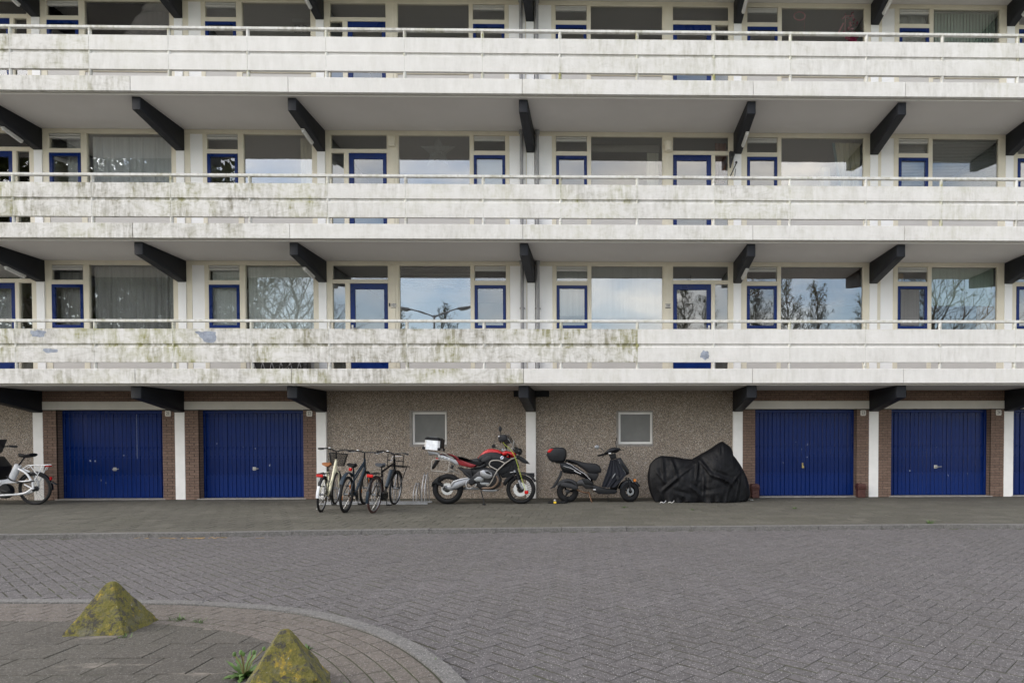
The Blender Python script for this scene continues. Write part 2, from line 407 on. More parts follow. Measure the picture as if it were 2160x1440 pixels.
KL = [(-40, -6.05), (-14, -5.95), (-10, -5.90), (-7.07, -5.79), (-4.43, -5.67), (-2.44, -5.49), (1.09, -5.285), (4.78, -5.19), (6.78, -5.12), (8.19, -5.19), (11, -5.3), (15, -5.36), (40, -5.5)]
def kl(x):
    for (a, b), (c, d) in zip(KL, KL[1:]):
        if a <= x <= c: return b + (d - b) * (x - a) / (c - a)
    return -5.4
ARC = [(-14, -9.78), (-10, -9.80), (-6.5, -9.82), (-4.6, -9.83), (-3.55, -9.84), (-2.74, -9.86), (-1.9, -9.93), (-1.1, -10.12), (-.57, -10.37), (-.14, -10.69), (.25, -11.07), (.57, -11.49), (.83, -11.93), (1.03, -12.45), (1.17, -13.0), (1.25, -13.7), (1.27, -14.6)]
def catmull(P, per=10):
    P = [Vector(p) for p in P]; o = []
    for i in range(len(P) - 1):
        a = P[max(i - 1, 0)]; b = P[i]; c = P[i + 1]; d = P[min(i + 2, len(P) - 1)]
        for k in range(per):
            t = k / per
            o.append(.5 * ((2 * b) + (c - a) * t + (2 * a - 5 * b + 4 * c - d) * t * t + (3 * b - a - 3 * c + d) * t ** 3))
    o.append(P[-1]); return o
ARCS = catmull(ARC, 8)
def resample(C, step):
    d = [0]
    for a, b in zip(C, C[1:]): d.append(d[-1] + (b - a).length)
    n = max(1, int(d[-1] / step)); o = []; j = 0
    for i in range(n + 1):
        t = d[-1] * i / n
        while j < len(d) - 2 and d[j + 1] < t: j += 1
        f = (t - d[j]) / max(1e-9, d[j + 1] - d[j]); o.append(C[j].lerp(C[j + 1], f))
    return o
ARCF = resample(ARCS, .05)
def arc_normals(C):
    o = []
    for i in range(len(C)):
        t = (C[min(i + 1, len(C) - 1)] - C[max(i - 1, 0)]).normalized(); o.append(Vector((t.y, -t.x)))   # inward (south / west)
    return o
ARCN = arc_normals(ARCF)
def off(d): return [p + n * d for p, n in zip(ARCF, ARCN)]
def arc_side(p, lim):
    """signed inward distance of point from the outer edge of the island kerb"""
    best = 1e9; bi = 0
    for i in range(0, len(ARCF), 2):
        q = (ARCF[i] - p).length_squared
        if q < best: best = q; bi = i
    return (p - ARCF[bi]).dot(ARCN[bi])

def slab_poly(poly, zt, zb, ch=.003):
    """top face, chamfer, sides; poly counter-clockwise list of 2D Vectors"""
    N = len(poly); c = sum(poly, Vector((0, 0))) / N
    top = []
    for p in poly:
        d = c - p; top.append(p + d.normalized() * min(ch * 1.4, d.length * .3))
    vs = [(p.x, p.y, zt) for p in top] + [(p.x, p.y, zt - ch) for p in poly] + [(p.x, p.y, zb) for p in poly]
    fs = [tuple(range(N))]
    for k in range(N):
        k2 = (k + 1) % N; fs.append((N + k, N + k2, k2, k)); fs.append((2 * N + k, 2 * N + k2, N + k2, N + k))
    return vs, fs
class Field:
    """many small pieces: the largest in the picture as objects, the rest joined"""
    def __init__(s): s.items = []
    def put(s, poly, z, tone, prio): s.items.append((prio, poly, z, tone))
    def finish(s, piece, field, mat, parent, n_obj, thick, ch=.003):
        s.items.sort(key=lambda t: t[0])
        M = MB(); tones = []; shared = {}
        for i, (pr, poly, z, tone) in enumerate(s.items):
            c = sum(poly, Vector((0, 0))) / len(poly)
            if i < n_obj:
                key = (tuple((round(p.x - c.x, 3), round(p.y - c.y, 3)) for p in poly), int(tone * 7)) 
                me = shared.get(key)
                if me is None:
                    vs, fs = slab_poly([p - c for p in poly], 0, -thick, ch)
                    me = bpy.data.meshes.new(piece); me.from_pydata(vs, [], fs); me.materials.append(MAT[mat]); tone_attr(me, [tone] * len(fs)); shared[key] = me
                link(piece, me, parent, (c.x, c.y, z), (rnd.uniform(-.005, .005), rnd.uniform(-.005, .005), 0))
            else:
                tx, ty = rnd.uniform(-.005, .005), rnd.uniform(-.005, .005)
                vs, fs = slab_poly(poly, z, z - thick, ch)
                M.add([(x, y, zz + (x - c.x) * tx + (y - c.y) * ty) for x, y, zz in vs], fs); tones += [tone] * len(fs)
        if M.f:
            me = bpy.data.meshes.new(field); me.from_pydata(M.v, [], M.f); me.materials.append(MAT[mat]); tone_attr(me, tones)
            o = link(field, me, parent); o['kind'] = 'stuff'
def in_view(x, y, mx=1.2):
    d = CD + y
    return 1.58 - .876 * d - mx < x < 1.58 + .624 * d + mx
def prio(x, y):
    d = CD + y; sx = (x - 1.58) / max(.1, d)
    vis = -.88 < sx < .63 and d > 3.86
    return (d if vis else d + 100)

# herringbone brick paving laid at 45 degrees
F = Field(); W = .1065
def herring():
    a45 = radians(45 + 2); ca, sa = cos(a45), sin(a45); n = 190
    for a in range(-n, n):
        for b in range(-n, n):
            r = (a - b) % 4
            if r == 0: cx, cy, ln, ht = a + 1, b + .5, 2, 1
            elif r == 3: cx, cy, ln, ht = a + .5, b + 1, 1, 2
            else: continue
            x = (cx * ca - cy * sa) * W + 1.0; y = (cx * sa + cy * ca) * W - 9.0
            if y > kl(x) or y < -14.1 or x < -11.9 or x > 12.9: continue
            p = Vector((x, y)); 
            if x < 1.5 and y < -9.5 and arc_side(p, .1) > .05: continue
            hw, hh = ln * W / 2 - .0056 - rnd.random() * .0028, ht * W / 2 - .0017 - rnd.random() * .0008
            poly = [Vector((x + (u * hw) * ca - (v * hh) * sa, y + (u * hw) * sa + (v * hh) * ca)) for u, v in ((-1, -1), (1, -1), (1, 1), (-1, 1))]
            tone = min(1, max(0, .5 + .9 * mnoise.noise(Vector((x * .5, y * .5, 1))) * .5 + rnd.gauss(0, .30)))
            F.put(poly, ROADZ + rnd.uniform(-.0012, .0022), tone, prio(x, y))
herring()
for it in range(len(F.items)):
    pr, poly, z, tone = F.items[it]
    F.items[it] = (pr, [Vector((round(q.x, 4), round(q.y, 4))) for q in poly], z, tone)
F.finish('brick', 'brick_field', 'roadbrick', road, 300, .05, .002)

# pavement of 30 x 30 tiles against the building
pav = structure(sheet('pavement', 'tilejoint', -40, 40, -5.0, .6, -.0042))
pv2 = MB(); 
xs_ = [-40, -14, -10, -7.07, -4.43, -2.44, 1.09, 4.78, 6.78, 8.19, 11, 15, 40]
for a, b in zip(xs_, xs_[1:]):
    pv2.add([(a, kl(a) + .05, -.0045), (b, kl(b) + .05, -.0045), (b, -4.99, -.0045), (a, -4.99, -.0045)], [(0, 1, 2, 3)])
pv2.build('joint_sand', 'tilejoint', pav)
T = Field(); g = .302
def clip(poly, p, n):
    """keep the side n points to"""
    o = []; N = len(poly)
    for i in range(N):
        a, b = poly[i], poly[(i + 1) % N]; da, db = (a - p).dot(n), (b - p).dot(n)
        if da >= 0: o.append(a)
        if da * db < 0: o.append(a.lerp(b, da / (da - db)))
    return o
for j in range(20):
    y1 = -.005 - j * g; y0 = y1 - g + .008
    for i in range(-45, 48):
        x0 = i * g + (g / 2 if j % 2 else 0) + .03; x1 = x0 + g - .008; xc = (x0 + x1) / 2; yc = (y0 + y1) / 2
        poly = [Vector((x0, y0)), Vector((x1, y0)), Vector((x1, y1)), Vector((x0, y1))]
        k0, k1 = Vector((x0, kl(x0) + .125)), Vector((x1, kl(x1) + .125)); t = (k1 - k0).normalized()
        poly = clip(poly, k0, Vector((-t.y, t.x)))
        if len(poly) < 3: continue
        tone = min(1, max(0, .40 + .5 * mnoise.noise(Vector((xc * .35, yc * .6, 5))) + rnd.gauss(0, .2)))
        if rnd.random() < .08: tone = 1.0
        T.put([Vector((round(q.x, 4), round(q.y, 4))) for q in poly], rnd.uniform(-.0014, .0016), tone, prio(xc, yc) if yc < -.2 else prio(xc, yc) + 50)
T.finish('paving_tile', 'tile_field', 'tile', pav, 300, .03)

def curved_stones(parent, name, mat, C, N, w0, w1, zt, zb, length, z_j=.002, stagger=0.0, gap=.005, lim=None, ch=.004, obj=True, fieldname=None, sub=3):
    """stones laid along a curve between two inward offsets"""
    d = [0]
    mid = [(p + n * (w0 + w1) / 2) for p, n in zip(C, N)]
    for a, b in zip(mid, mid[1:]): d.append(d[-1] + (b - a).length)
    def at(t):
        t = min(max(t, 0), d[-1] - 1e-6); lo = 0; hi = len(d) - 1
        while hi - lo > 1:
            m = (lo + hi) // 2
            if d[m] <= t: lo = m
            else: hi = m
        f = (t - d[lo]) / max(1e-9, d[lo + 1] - d[lo])
        return C[lo].lerp(C[lo + 1], f), N[lo].lerp(N[lo + 1], f).normalized()
    t = -stagger; M = MB(); tones = []
    while t < d[-1]:
        t0 = t + gap / 2; t1 = t + length - gap / 2; t += length
        if t1 <= .02: continue
        pm, nm = at((t0 + t1) / 2)
        if lim and not lim(pm.x, pm.y): continue
        outer = []; inner = []
        for k in range(sub + 1):
            p, n = at(t0 + (t1 - t0) * k / sub); outer.append(p + n * w0); inner.append(p + n * w1)
        poly = outer[::-1] + inner
        if sum(poly[i].x * poly[(i + 1) % len(poly)].y - poly[(i + 1) % len(poly)].x * poly[i].y for i in range(len(poly))) < 0: poly.reverse()
        tone = min(1, max(0, .5 + rnd.gauss(0, .25))); c = sum(poly, Vector((0, 0))) / len(poly)
        dz = rnd.uniform(-z_j, z_j)
        vs, fs = slab_poly([p - c for p in poly], 0, zb - zt, ch)
        me = bpy.data.meshes.new(name); me.from_pydata(vs, [], fs); me.materials.append(MAT[mat]); tone_attr(me, [tone] * len(fs))
        link(name, me, parent, (c.x, c.y, zt + dz), (rnd.gauss(0, .003), rnd.gauss(0, .003), 0))

kerb = structure(empty('kerb', (0, 0, 0)))
KC = resample([Vector(p) for p in KL if -15 < p[0] < 16], .1); KN = [Vector((-(KC[min(i + 1, len(KC) - 1)] - KC[max(i - 1, 0)]).normalized().y, (KC[min(i + 1, len(KC) - 1)] - KC[max(i - 1, 0)]).normalized().x)) for i in range(len(KC))]
curved_stones(kerb, 'kerbstone', 'kerb', KC, KN, 0, .12, .006, -.2, 1.0, gap=.007)

isl = structure(MB().add([(p.x, p.y, -.0036) for p in off(.06)] + [(-14, -15, -.0036)], [tuple(range(len(ARCF) + 1))]).build('traffic_island', 'joint'))
ikerb = structure(empty('island_kerb', (0, 0, 0)))
lim = lambda x, y: in_view(x, y, 2.5) and y > -14.2
curved_stones(ikerb, 'kerbstone', 'kerb', ARCF, ARCN, .006, .116, .010, -.2, .9, gap=.006, lim=lim, sub=6, stagger=.35)
for row in range(5):
    w0 = .126 + row * .1085
    curved_stones(isl, 'brick', 'bandbrick', ARCF, ARCN, w0 + .002, w0 + .1035, .0, -.05, .2115, z_j=.0018, stagger=.105 * (row % 2) + .02 * row, gap=.006, lim=lim, sub=2)
T2 = Field(); IN = off(.126 + 5 * .1085 + .004)
for j in range(0, 16):
    y1 = -9.93 - j * g; y0 = y1 - g + .007
    for i in range(-24, 10):
        x0 = i * g + (g / 2 if j % 2 else 0) - .09; x1 = x0 + g - .007
        poly = [Vector((x0, y0)), Vector((x1, y0)), Vector((x1, y1)), Vector((x0, y1))]
        c = Vector(((x0 + x1) / 2, (y0 + y1) / 2)); bi = min(range(0, len(IN), 3), key=lambda q: (IN[q] - c).length_squared)
        for q in (bi, max(0, bi - 4), min(len(IN) - 1, bi + 4)):
            if poly: poly = clip(poly, IN[q], ARCN[q])
        if len(poly) < 3: continue
        area = abs(sum(poly[k].x * poly[(k + 1) % len(poly)].y - poly[(k + 1) % len(poly)].x * poly[k].y for k in range(len(poly)))) / 2
        if area < .003: continue
        tone = min(1, max(0, .42 + rnd.gauss(0, .3)))
        T2.put([Vector((round(q.x, 4), round(q.y, 4))) for q in poly], rnd.uniform(-.001, .002), tone, prio(c.x, c.y))
T2.finish('paving_tile', 'tile_field', 'islandtile', isl, 300, .03)
# ---------------------------------------------------------------- the gallery flat
B = tag(empty('apartment_building', (0, 0, 0)), 'four-storey gallery flat with grimy white parapets, black cantilever beams and blue doors above garages', 'apartment building')
m_, Z1, H = 1.5810, 2.4783, 2.95
KS = [-10, -7, -5, -3, 0, 3, 5, 7, 9]
XL, XR = -15.9, 14.35
def yz_prism(poly, x0, x1, b=.012):
    """outline in (y, z) extruded in x"""
    M0 = MB(); M0.prism(poly, x0, x1, b); M = MB()
    M.add([(y, x, z) for x, y, z in M0.v], M0.f); return M

def beam_mesh(w):
    return yz_prism([(-1.4427, -.002), (-1.4427, -.2512), (-.02, -.4897), (.10, -.4897), (.10, -.002)], -w / 2, w / 2, .014).mesh('beam', 'beam', 60)
bm_up, bm_lo = beam_mesh(.182), beam_mesh(.215)
GX = {-10: -15.9, -7: -11.185, -5: -8.005, -3: -4.81, 0: -.022, 3: 4.762, 5: 7.931, 7: 11.105, 9: 14.2}
def zl(l): return Z1 + l * H
DIRT = {2: [.85, .8, .85, .62, .30, .22, .16, .15, .2, .3, .5, .5, .42, .42, .4, .45, .45, .4, .4, .4],
        1: [.9, .9, .92, .85, .98, .9, .8, .55, .5, .5, .62, .6, .62, .5, .45, .45, .42, .42, .4, .4],
        0: [.75, .8, .8, .72, .75, .85, .95, .95, .95, .95, .98, .35, .3, .28, .28, .3, .3, .3, .3, .3]}
prof = [(-1.612, .469), (-1.612, .775), (-1.580, .800), (-1.580, .846), (-1.612, .852), (-1.612, 1.150), (-1.540, 1.150), (-1.540, .469)]
panel_me = {}
def panel_mesh():
    M = MB(); w = m_ - .005; n = len(prof); b = .003
    xs = [(0, b), (b, 0), (w - b, 0), (w, b)]
    for x, ins in xs:
        cy, cz = -1.576, .81
        for y, z in prof: M.v.append((x, y + (ins if y < cy else -ins), z + (ins if z < cz - .2 else (-ins if z > cz + .2 else 0)) - .469))
    for i in range(3):
        for k in range(n): M.f.append((i * n + k, i * n + (k + 1) % n, (i + 1) * n + (k + 1) % n, (i + 1) * n + k)); M.m.append(0)
    M.f.append(tuple(range(n))); M.f.append(tuple(3 * n + k for k in range(n - 1, -1, -1))); M.m += [0, 0]
    return M.mesh('parapet_panel', 'concrete', 30)
for q in DIRT: DIRT[q] = [v if v > .6 else v * .68 for v in DIRT[q]]
PM = panel_mesh()
post_me = MB().tube([(0, 0, .30), (0, 0, 1.30)], .034, 12).mesh('rail_post', 'rail')
foot_me = None
panels = {}
for l in range(3):
    z = zl(l)
    for i, k in enumerate(range(-10, 9)):
        x = (k + .4878) * m_
        if i < 18:
            o = link('parapet_panel', PM, B, (x + .0025, 0, z + .469)); o.color = (DIRT[l][min(i + 0, 19)], 1.0 if (l == 1 or i < 6) else .6, 0, 1); panels[(l, k)] = o
        link('rail_post', post_me, B, (x, -1.574, z))
    MB().bbox(XL, XR, -1.611, -1.537, z + 1.2895, z + 1.342, .006).build('handrail', 'rail', B).color = (.55, .8, 0, 1)
# bare concrete where the paint has flaked off
def patch(l, k, cx, cz, pts):
    o = panels[(l, k)]; M = MB(); n = len(pts)
    ox, oz = o.location.x, o.location.z
    front = -1.6135
    vs = [(cx - ox + px, front, cz - oz + pz) for px, pz in pts] + [(cx - ox + px, front + .006, cz - oz + pz) for px, pz in pts]
    M.add(vs, [tuple(range(n)), tuple(range(2 * n - 1, n - 1, -1))] + [(i, (i + 1) % n, n + (i + 1) % n, n + i) for i in range(n)])
    M.build('bare_patch', 'patch', o)
def ragged(w, h, seed, n=26, squash=1.0):
    r = random.Random(seed); o = []
    for i in range(n):
        a = 2 * pi * i / n; q = .72 + .38 * mnoise.noise(Vector((cos(a) * 1.7, sin(a) * 1.7, seed))) + r.uniform(-.08, .08)
        o.append((w * q * cos(a), h * q * sin(a) * squash))
    return o
patch(0, -7, -9.83, 3.535, ragged(.22, .09, 3)); patch(0, -7, -9.60, 3.18, ragged(.25, .055, 8))
patch(0, -5, -6.46, 3.46, [(-.23, .11), (-.15, .12), (-.08, .10), (.0, .12), (.12, .115), (.2, .10), (.19, .05), (.21, .0), (.2, -.06), (.15, -.12), (.05, -.12), (-.05, -.09), (-.07, -.04), (-.13, .0), (-.15, .05), (-.2, .075)])
patch(0, 1, 3.74, 3.10, ragged(.13, .12, 21, 30))
# floors and fascias
for l in range(4):
    z = zl(l)
    M = MB(); M.box(XL, XR, -1.52, .10, z, z + .25); M.build('gallery_slab', 'soffit', B)
    cols = [GX[k] if l == 0 else k * m_ for k in KS]; cols[0] = XL; cols[-1] = XR
    fx = [k * m_ for k in KS]; fx[0] = XL; fx[-1] = XR
    for a, b in zip(fx, fx[1:]):
        o = MB().bbox(a + .004, b - .004, -1.612, -1.523, z + .0365, z + .337, .005).build('fascia_panel', 'fascia', B)
        i = min(max(int((a + b) / 2 / m_ + 10), 0), 18); o.color = (.9 * DIRT[min(l, 2)][i], .8, 0, 1)
    if l == 0:
        for k in KS[1:-1]: link('beam', bm_lo, B, (GX[k], 0, z))
    else:
        for k in KS[1:-1]: link('beam', bm_up, B, (k * m_, 0, z))
# strip lamps on the underside of some beams
lamp_sub = MB().bbox(-.028, .028, -.24, .24, -.052, -.012, .008).mesh('diffuser', 'lampwhite')
lamp_me = MB().bbox(-.034, .034, -.25, .25, -.012, .02, .004).mesh('gallery_lamp', 'lampwhite')
ang = atan2(.4897 - .2512, 1.42)
for l in (1, 2, 3):
    for k in (-7, -3, 3) + ((5, 7) if l == 3 else ()):
        yc = -.60; zc = zl(l) - .2512 - (1.4427 + yc) * (.2385 / 1.4227) - .018
        o = link('gallery_lamp', lamp_me, B, (k * m_ + (-.045 if k < 0 else .045), yc, zc), (-ang, 0, 0)); link('diffuser', lamp_sub, o)

MAT['scuff'] = plain('worn_paint', (.28, .32, .42), .7, var=.3, scale=40)
# storeys: timber window walls
def strip(M, x0, x1, z0, z1, y0=.02, y1=.10, b=.004, mat=0): M.bbox(x0, x1, y0, y1, z0, z1, b, mat)
BAYS = [  # (left column k, right column k, elements)
    (-10, -7, [('case', -15.25, -14.55), ('big', -14.45, -12.85), ('pil', -12.83, -12.60), ('door', -12.53, -11.65), ('side', -11.56, -11.276)]),
    (-7, -5, [('case', -10.83, -10.127), ('big', -9.997, -8.112)]),
    (-5, -3, [('panel', -7.69, -7.41), ('case', -7.312, -6.622), ('big', -6.492, -4.956)]),
    (-3, 0, [('side', -4.522, -4.238), ('door', -4.127, -3.269), ('pil', -3.245, -3.03), ('big', -3.002, -1.39), ('case', -1.295, -.579), ('panel', -.485, -.11)]),
    (0, 3, [('panel', .10, .485), ('case', .581, 1.287), ('big', 1.382, 3.013), ('pil', 3.035, 3.24), ('door', 3.261, 4.143), ('side', 4.233, 4.531)]),
    (3, 5, [('case', 4.967, 5.666), ('big', 5.76, 7.665)]),
    (5, 7, [('panel', 8.076, 8.37), ('case', 8.481, 9.173), ('big', 9.273, 10.813)]),
    (7, 9, [('case', 11.263, 11.965), ('big', 12.06, 14.0)]),
]
PANES = {}
def pane(frame, x0, x1, z0, z1, y=.062, mat='glass'):
    return MB().box(x0, x1, y, y + .010, z0, z1).build('pane', mat, frame)
for l in range(3):
    z = zl(l); ZT = z + 2.949; ZB = z + .252
    MB().box(XL, XR, .12, 4.6, z + .0, z + .25).build('room_floor', 'floorin', B)
    MB().box(XL, XR, .11, 4.6, z + 2.90, z + 2.949).build('room_ceiling', 'interior', B)
    MB().box(XL, XR, 4.6, 4.7, z + .25, z + 2.9).build('room_wall', 'interior', B)
    for k in KS:
        x = k * m_; MB().box(x - .088, x + .088, 0, 4.6, z + .251, z + 2.899).build('party_wall', 'panelwhite', B)
    for bi, (ka, kb, els) in enumerate(BAYS):
        xa, xb = ka * m_ + .0885, kb * m_ - .0885
        M = MB(); prev = xa
        strip(M, xa, xb, z + 2.852, ZT)                      # head rail
        edges = []
        doorset = [e for e in els if e[0] in ('door', 'side')]
        dx0 = min([e[1] for e in doorset], default=0); dx1 = max([e[2] for e in doorset], default=0)
        for kind, x0, x1 in els:
            if x0 - prev > .02:
                top = z + 2.852
                if doorset and dx0 < prev + .001 and x0 < dx1: top = z + 2.446     # post between door and side light
                strip(M, prev, x0, ZB, top, b=.006)
            prev = x1
        if xb - prev > .02: strip(M, prev, xb, ZB, z + 2.852, b=.006)
        for kind, x0, x1 in els:
            if kind == 'case':
                strip(M, x0, x1, z + 2.41, z + 2.51); strip(M, x0, x1, z + 1.32, z + 1.425)
            if kind == 'big': strip(M, x0, x1, z + 1.27, z + 1.36, .0)
            if kind == 'side': strip(M, x0, x1, ZB, z + .36)
        if doorset: strip(M, dx0, dx1, z + 2.446, z + 2.534)
        fr = M.build('window_frame', 'cream', B)
        for kind, x0, x1 in els:
            if kind == 'panel': MB().bbox(x0, x1, .03, .10, ZB, z + 2.852, .003).build('wall_panel', 'panelwhite', B)
            elif kind == 'pil':
                P = MB(); strip(P, x0, x1, ZB, z + 2.852, .012, .10)
                w = x1 - x0; strip(P, x0 + w * .30, x0 + w * .70, ZB, z + 2.852, .0, .013, .003)
                P.build('pilaster', 'cream', B)
            elif kind == 'case':
                g = MB(); g.box(x0, x1, .07, .09, z + 2.735, z + 2.852)
                for q in (0, 1): g.bbox(x0 + .01, x1 - .01, .02 + .01 * q, .07, z + 2.742 + q * .055, z + 2.785 + q * .055, .004)
                g.build('ventilation_grille', 'lampwhite', B)
                pane(fr, x0, x1, z + 2.51, z + 2.735)
                c = MB(); t = .068; a, bb = z + 1.427, z + 2.408
                if l == 0 and bi == 6:  # this one has an inner insect screen frame
                    t = .06
                strip(c, x0 + .003, x0 + t, a, bb, .012, .07); strip(c, x1 - t, x1 - .003, a, bb, .012, .07)
                strip(c, x0 + t, x1 - t, a, a + t, .013, .07); strip(c, x0 + t, x1 - t, bb - t, bb, .013, .07)
                co = c.build('casement', 'blue', B)
                pane(co, x0 + t, x1 - t, a + t, bb - t, .045)
                MB().bbox(x0, x1, .03, .09, ZB, z + 1.32, .003).build('lower_panel', 'lower', B)
            elif kind == 'big':
                pane(fr, x0, x1, z + 1.36, z + 2.852, mat='glass_b' if (l, bi) in ((0, 3), (0, 5), (0, 4), (0, 6), (1, 2), (1, 3), (1, 5)) else 'glass')
                MB().bbox(x0, x1, .03, .09, ZB, z + 1.27, .003).build('lower_panel', 'lower', B)
            elif kind == 'side': pane(fr, x0, x1, z + .36, z + 2.446)
            elif kind == 'door':
                d = MB(); gb = z + (.42 if l == 1 else .95); a, bb = ZB + .02, z + 2.442; right_handle = x0 > 0
                sl, sr = (.09, .105) if right_handle else (.105, .09)
                strip(d, x0 + .004, x0 + sl, a, bb, .03, .08); strip(d, x1 - sr, x1 - .004, a, bb, .03, .08)
                strip(d, x0 + sl, x1 - sr, bb - .125, bb, .031, .08); strip(d, x0 + sl, x1 - sr, a, gb, .031, .08)
                do = d.build('front_door', 'blue', B)
                pane(do, x0 + sl, x1 - sr, gb, bb - .125, .055)
                hx = x0 + .05 if not right_handle else x1 - .05
                if x0 < 0 and x0 > -6: hx = x0 + .05
                hm = MB(); hm.bbox(hx - .02, hx + .02, .012, .03, z + 1.30, z + 1.50, .004); hm.tube([(hx, .02, z + 1.42), (hx, -.03, z + 1.42), (hx + (.1 if hx < (x0 + x1) / 2 else -.1), -.03, z + 1.42)], .009, 8)
                hm.build('handle', 'handle', do)
        if doorset: pane(fr, dx0, dx1, z + 2.534, z + 2.852)
# house numbers and small fittings on the pilasters
def plate(x, z, y, body, w, h, sz, sx=.8):
    o = MB().bbox(-w / 2, w / 2, -.006, 0, -h / 2, h / 2, .004).build('number_plate', 'plate', B, (x, y, z))
    text(body, sz, (0, -.0075, 0), o, 'ink', sx=sx); return o
o = plate(-3.135, 4.425, -.001, '107', .12, .085, .085)
MB().bbox(-.05, .05, -.007, 0, -.062, -.052, .001).build('plate_edge', 'ink', o)
MB().bbox(-.105, -.075, -.012, 0, -.03, .045, .003).build('door_bell', 'ink', o)
o = plate(3.14, 4.42, -.001, '108', .125, .07, .075)
MB().bbox(-.06, .06, -.008, 0, .036, .043, .001).build('plate_edge', 'ink', o); MB().bbox(-.06, .06, -.008, 0, -.055, -.038, .001).build('plate_edge', 'ink', o)
MB().bbox(-.075, .075, -.07, .0, -.11, .11, .01).build('meter_box', 'cream', B, (-3.137, 0, 8.11))
MB().lathe([(0, .1), (.088, .1), (.088, -.1), (.03, -.115), (0, -.115)], (0, 0, 0), 'z', 24).build('round_wall_lamp', 'cream', B, (3.142, -.06, 8.02))
# downpipes either side of the middle column
for x in (-.20, .158):
    for l in range(3):
        p = MB(); z = zl(l)
        p.tube([(x, -.045, z + .25), (x, -.045, z + 2.94)], .040, 14); p.tube([(x, -.045, z + 2.87), (x, -.045, z + 2.945)], .058, 14); p.tube([(x, -.045, z + 1.86), (x, -.045, z + 1.90)], .047, 14)
        p.bbox(x - .06, x + .06, -.03, .03, z + 1.865, z + 1.89, .003); p.build('downpipe', 'pipe', B)

# ---- ground floor
def gx(k): return GX[k]
for k in KS:
    MB().bbox(gx(k) - .112, gx(k) + .112, 0, .35, 0, Z1 - (.48 if k in KS[1:-1] else 0), .006).build('column', 'column', B)
def wall_with_hole(x0, x1, hole, y0, y1, z0, z1, name, mat):
    M = MB()
    if hole:
        a, b, c, d = hole
        M.box(x0, a, y0, y1, z0, z1); M.box(b, x1, y0, y1, z0, z1); M.box(a, b, y0, y1, z0, c); M.box(a, b, y0, y1, d, z1)
    else: M.box(x0, x1, y0, y1, z0, z1)
    return M.build(name, mat, B, sharp=20)
W1 = (-2.813, -1.953, 1.195, 2.03); W2 = (1.946, 2.799, 1.195, 2.022)
wall_with_hole(GX[-3] + .112, GX[0] - .112, W1, .07, .30, 0, Z1, 'pebble_wall', 'pebble')
wall_with_hole(GX[0] + .112, GX[3] - .112, W2, .07, .30, 0, Z1, 'pebble_wall', 'pebble')
wall_with_hole(XL, GX[-7] - .112, None, .07, .30, 0, Z1, 'pebble_wall', 'pebble')
MB().box(XL, XR, 3.0, 3.1, 0, Z1).build('store_wall', 'interior', B)
MB().bbox(-.41, .40, -.03, .075, 2.335, 2.474, .006).build('cross_beam', 'beam', B)
for (a, b, c, d), side in ((W1, 1), (W2, 1)):
    s_ = MB(); t = .05                                          # grey concrete reveal
    s_.box(a, a + t, .062, .28, c, d); s_.box(b - .012, b, .062, .28, c, d); s_.box(a + t, b - .012, .062, .28, c, c + .05); s_.box(a + t, b - .012, .062, .28, d - .035, d)
    sill = s_.build('window_reveal', 'threshold', B)
    f_ = MB(); x0, x1, z0, z1 = a + t, b - .012, c + .05, d - .035; t2 = .05
    strip(f_, x0, x0 + t2, z0, z1, .13, .19); strip(f_, x1 - t2, x1, z0, z1, .13, .19); strip(f_, x0 + t2, x1 - t2, z0, z0 + t2, .131, .19); strip(f_, x0 + t2, x1 - t2, z1 - t2, z1, .131, .19)
    fo = f_.build('small_window', 'column', B); pane(fo, x0 + t2, x1 - t2, z0 + t2, z1 - t2, .16, 'frosted')
    if a < 0:
        q = MB(); q.tube([(x0 + .10, .23, z0 + .05), (x0 + .10, .23, z1 - .08)], .008, 6); q.tube([(x0 + .2, .23, z0 + .05), (x0 + .2, .23, z1 - .08)], .006, 6); q.tube([(x0 + .06, .23, z1 - .28), (x0 + .16, .23, z1 - .28)], .008, 6)
        q.build('window_bar', 'pipe', fo)
OPEN = [(-7, -5, -10.777, -8.395), (-5, -3, -7.584, -5.215), (3, 5, 5.164, 7.531), (5, 7, 8.342, 10.684), (7, 9, 11.235, 13.75)]
ZD = 2.05
bricks = []
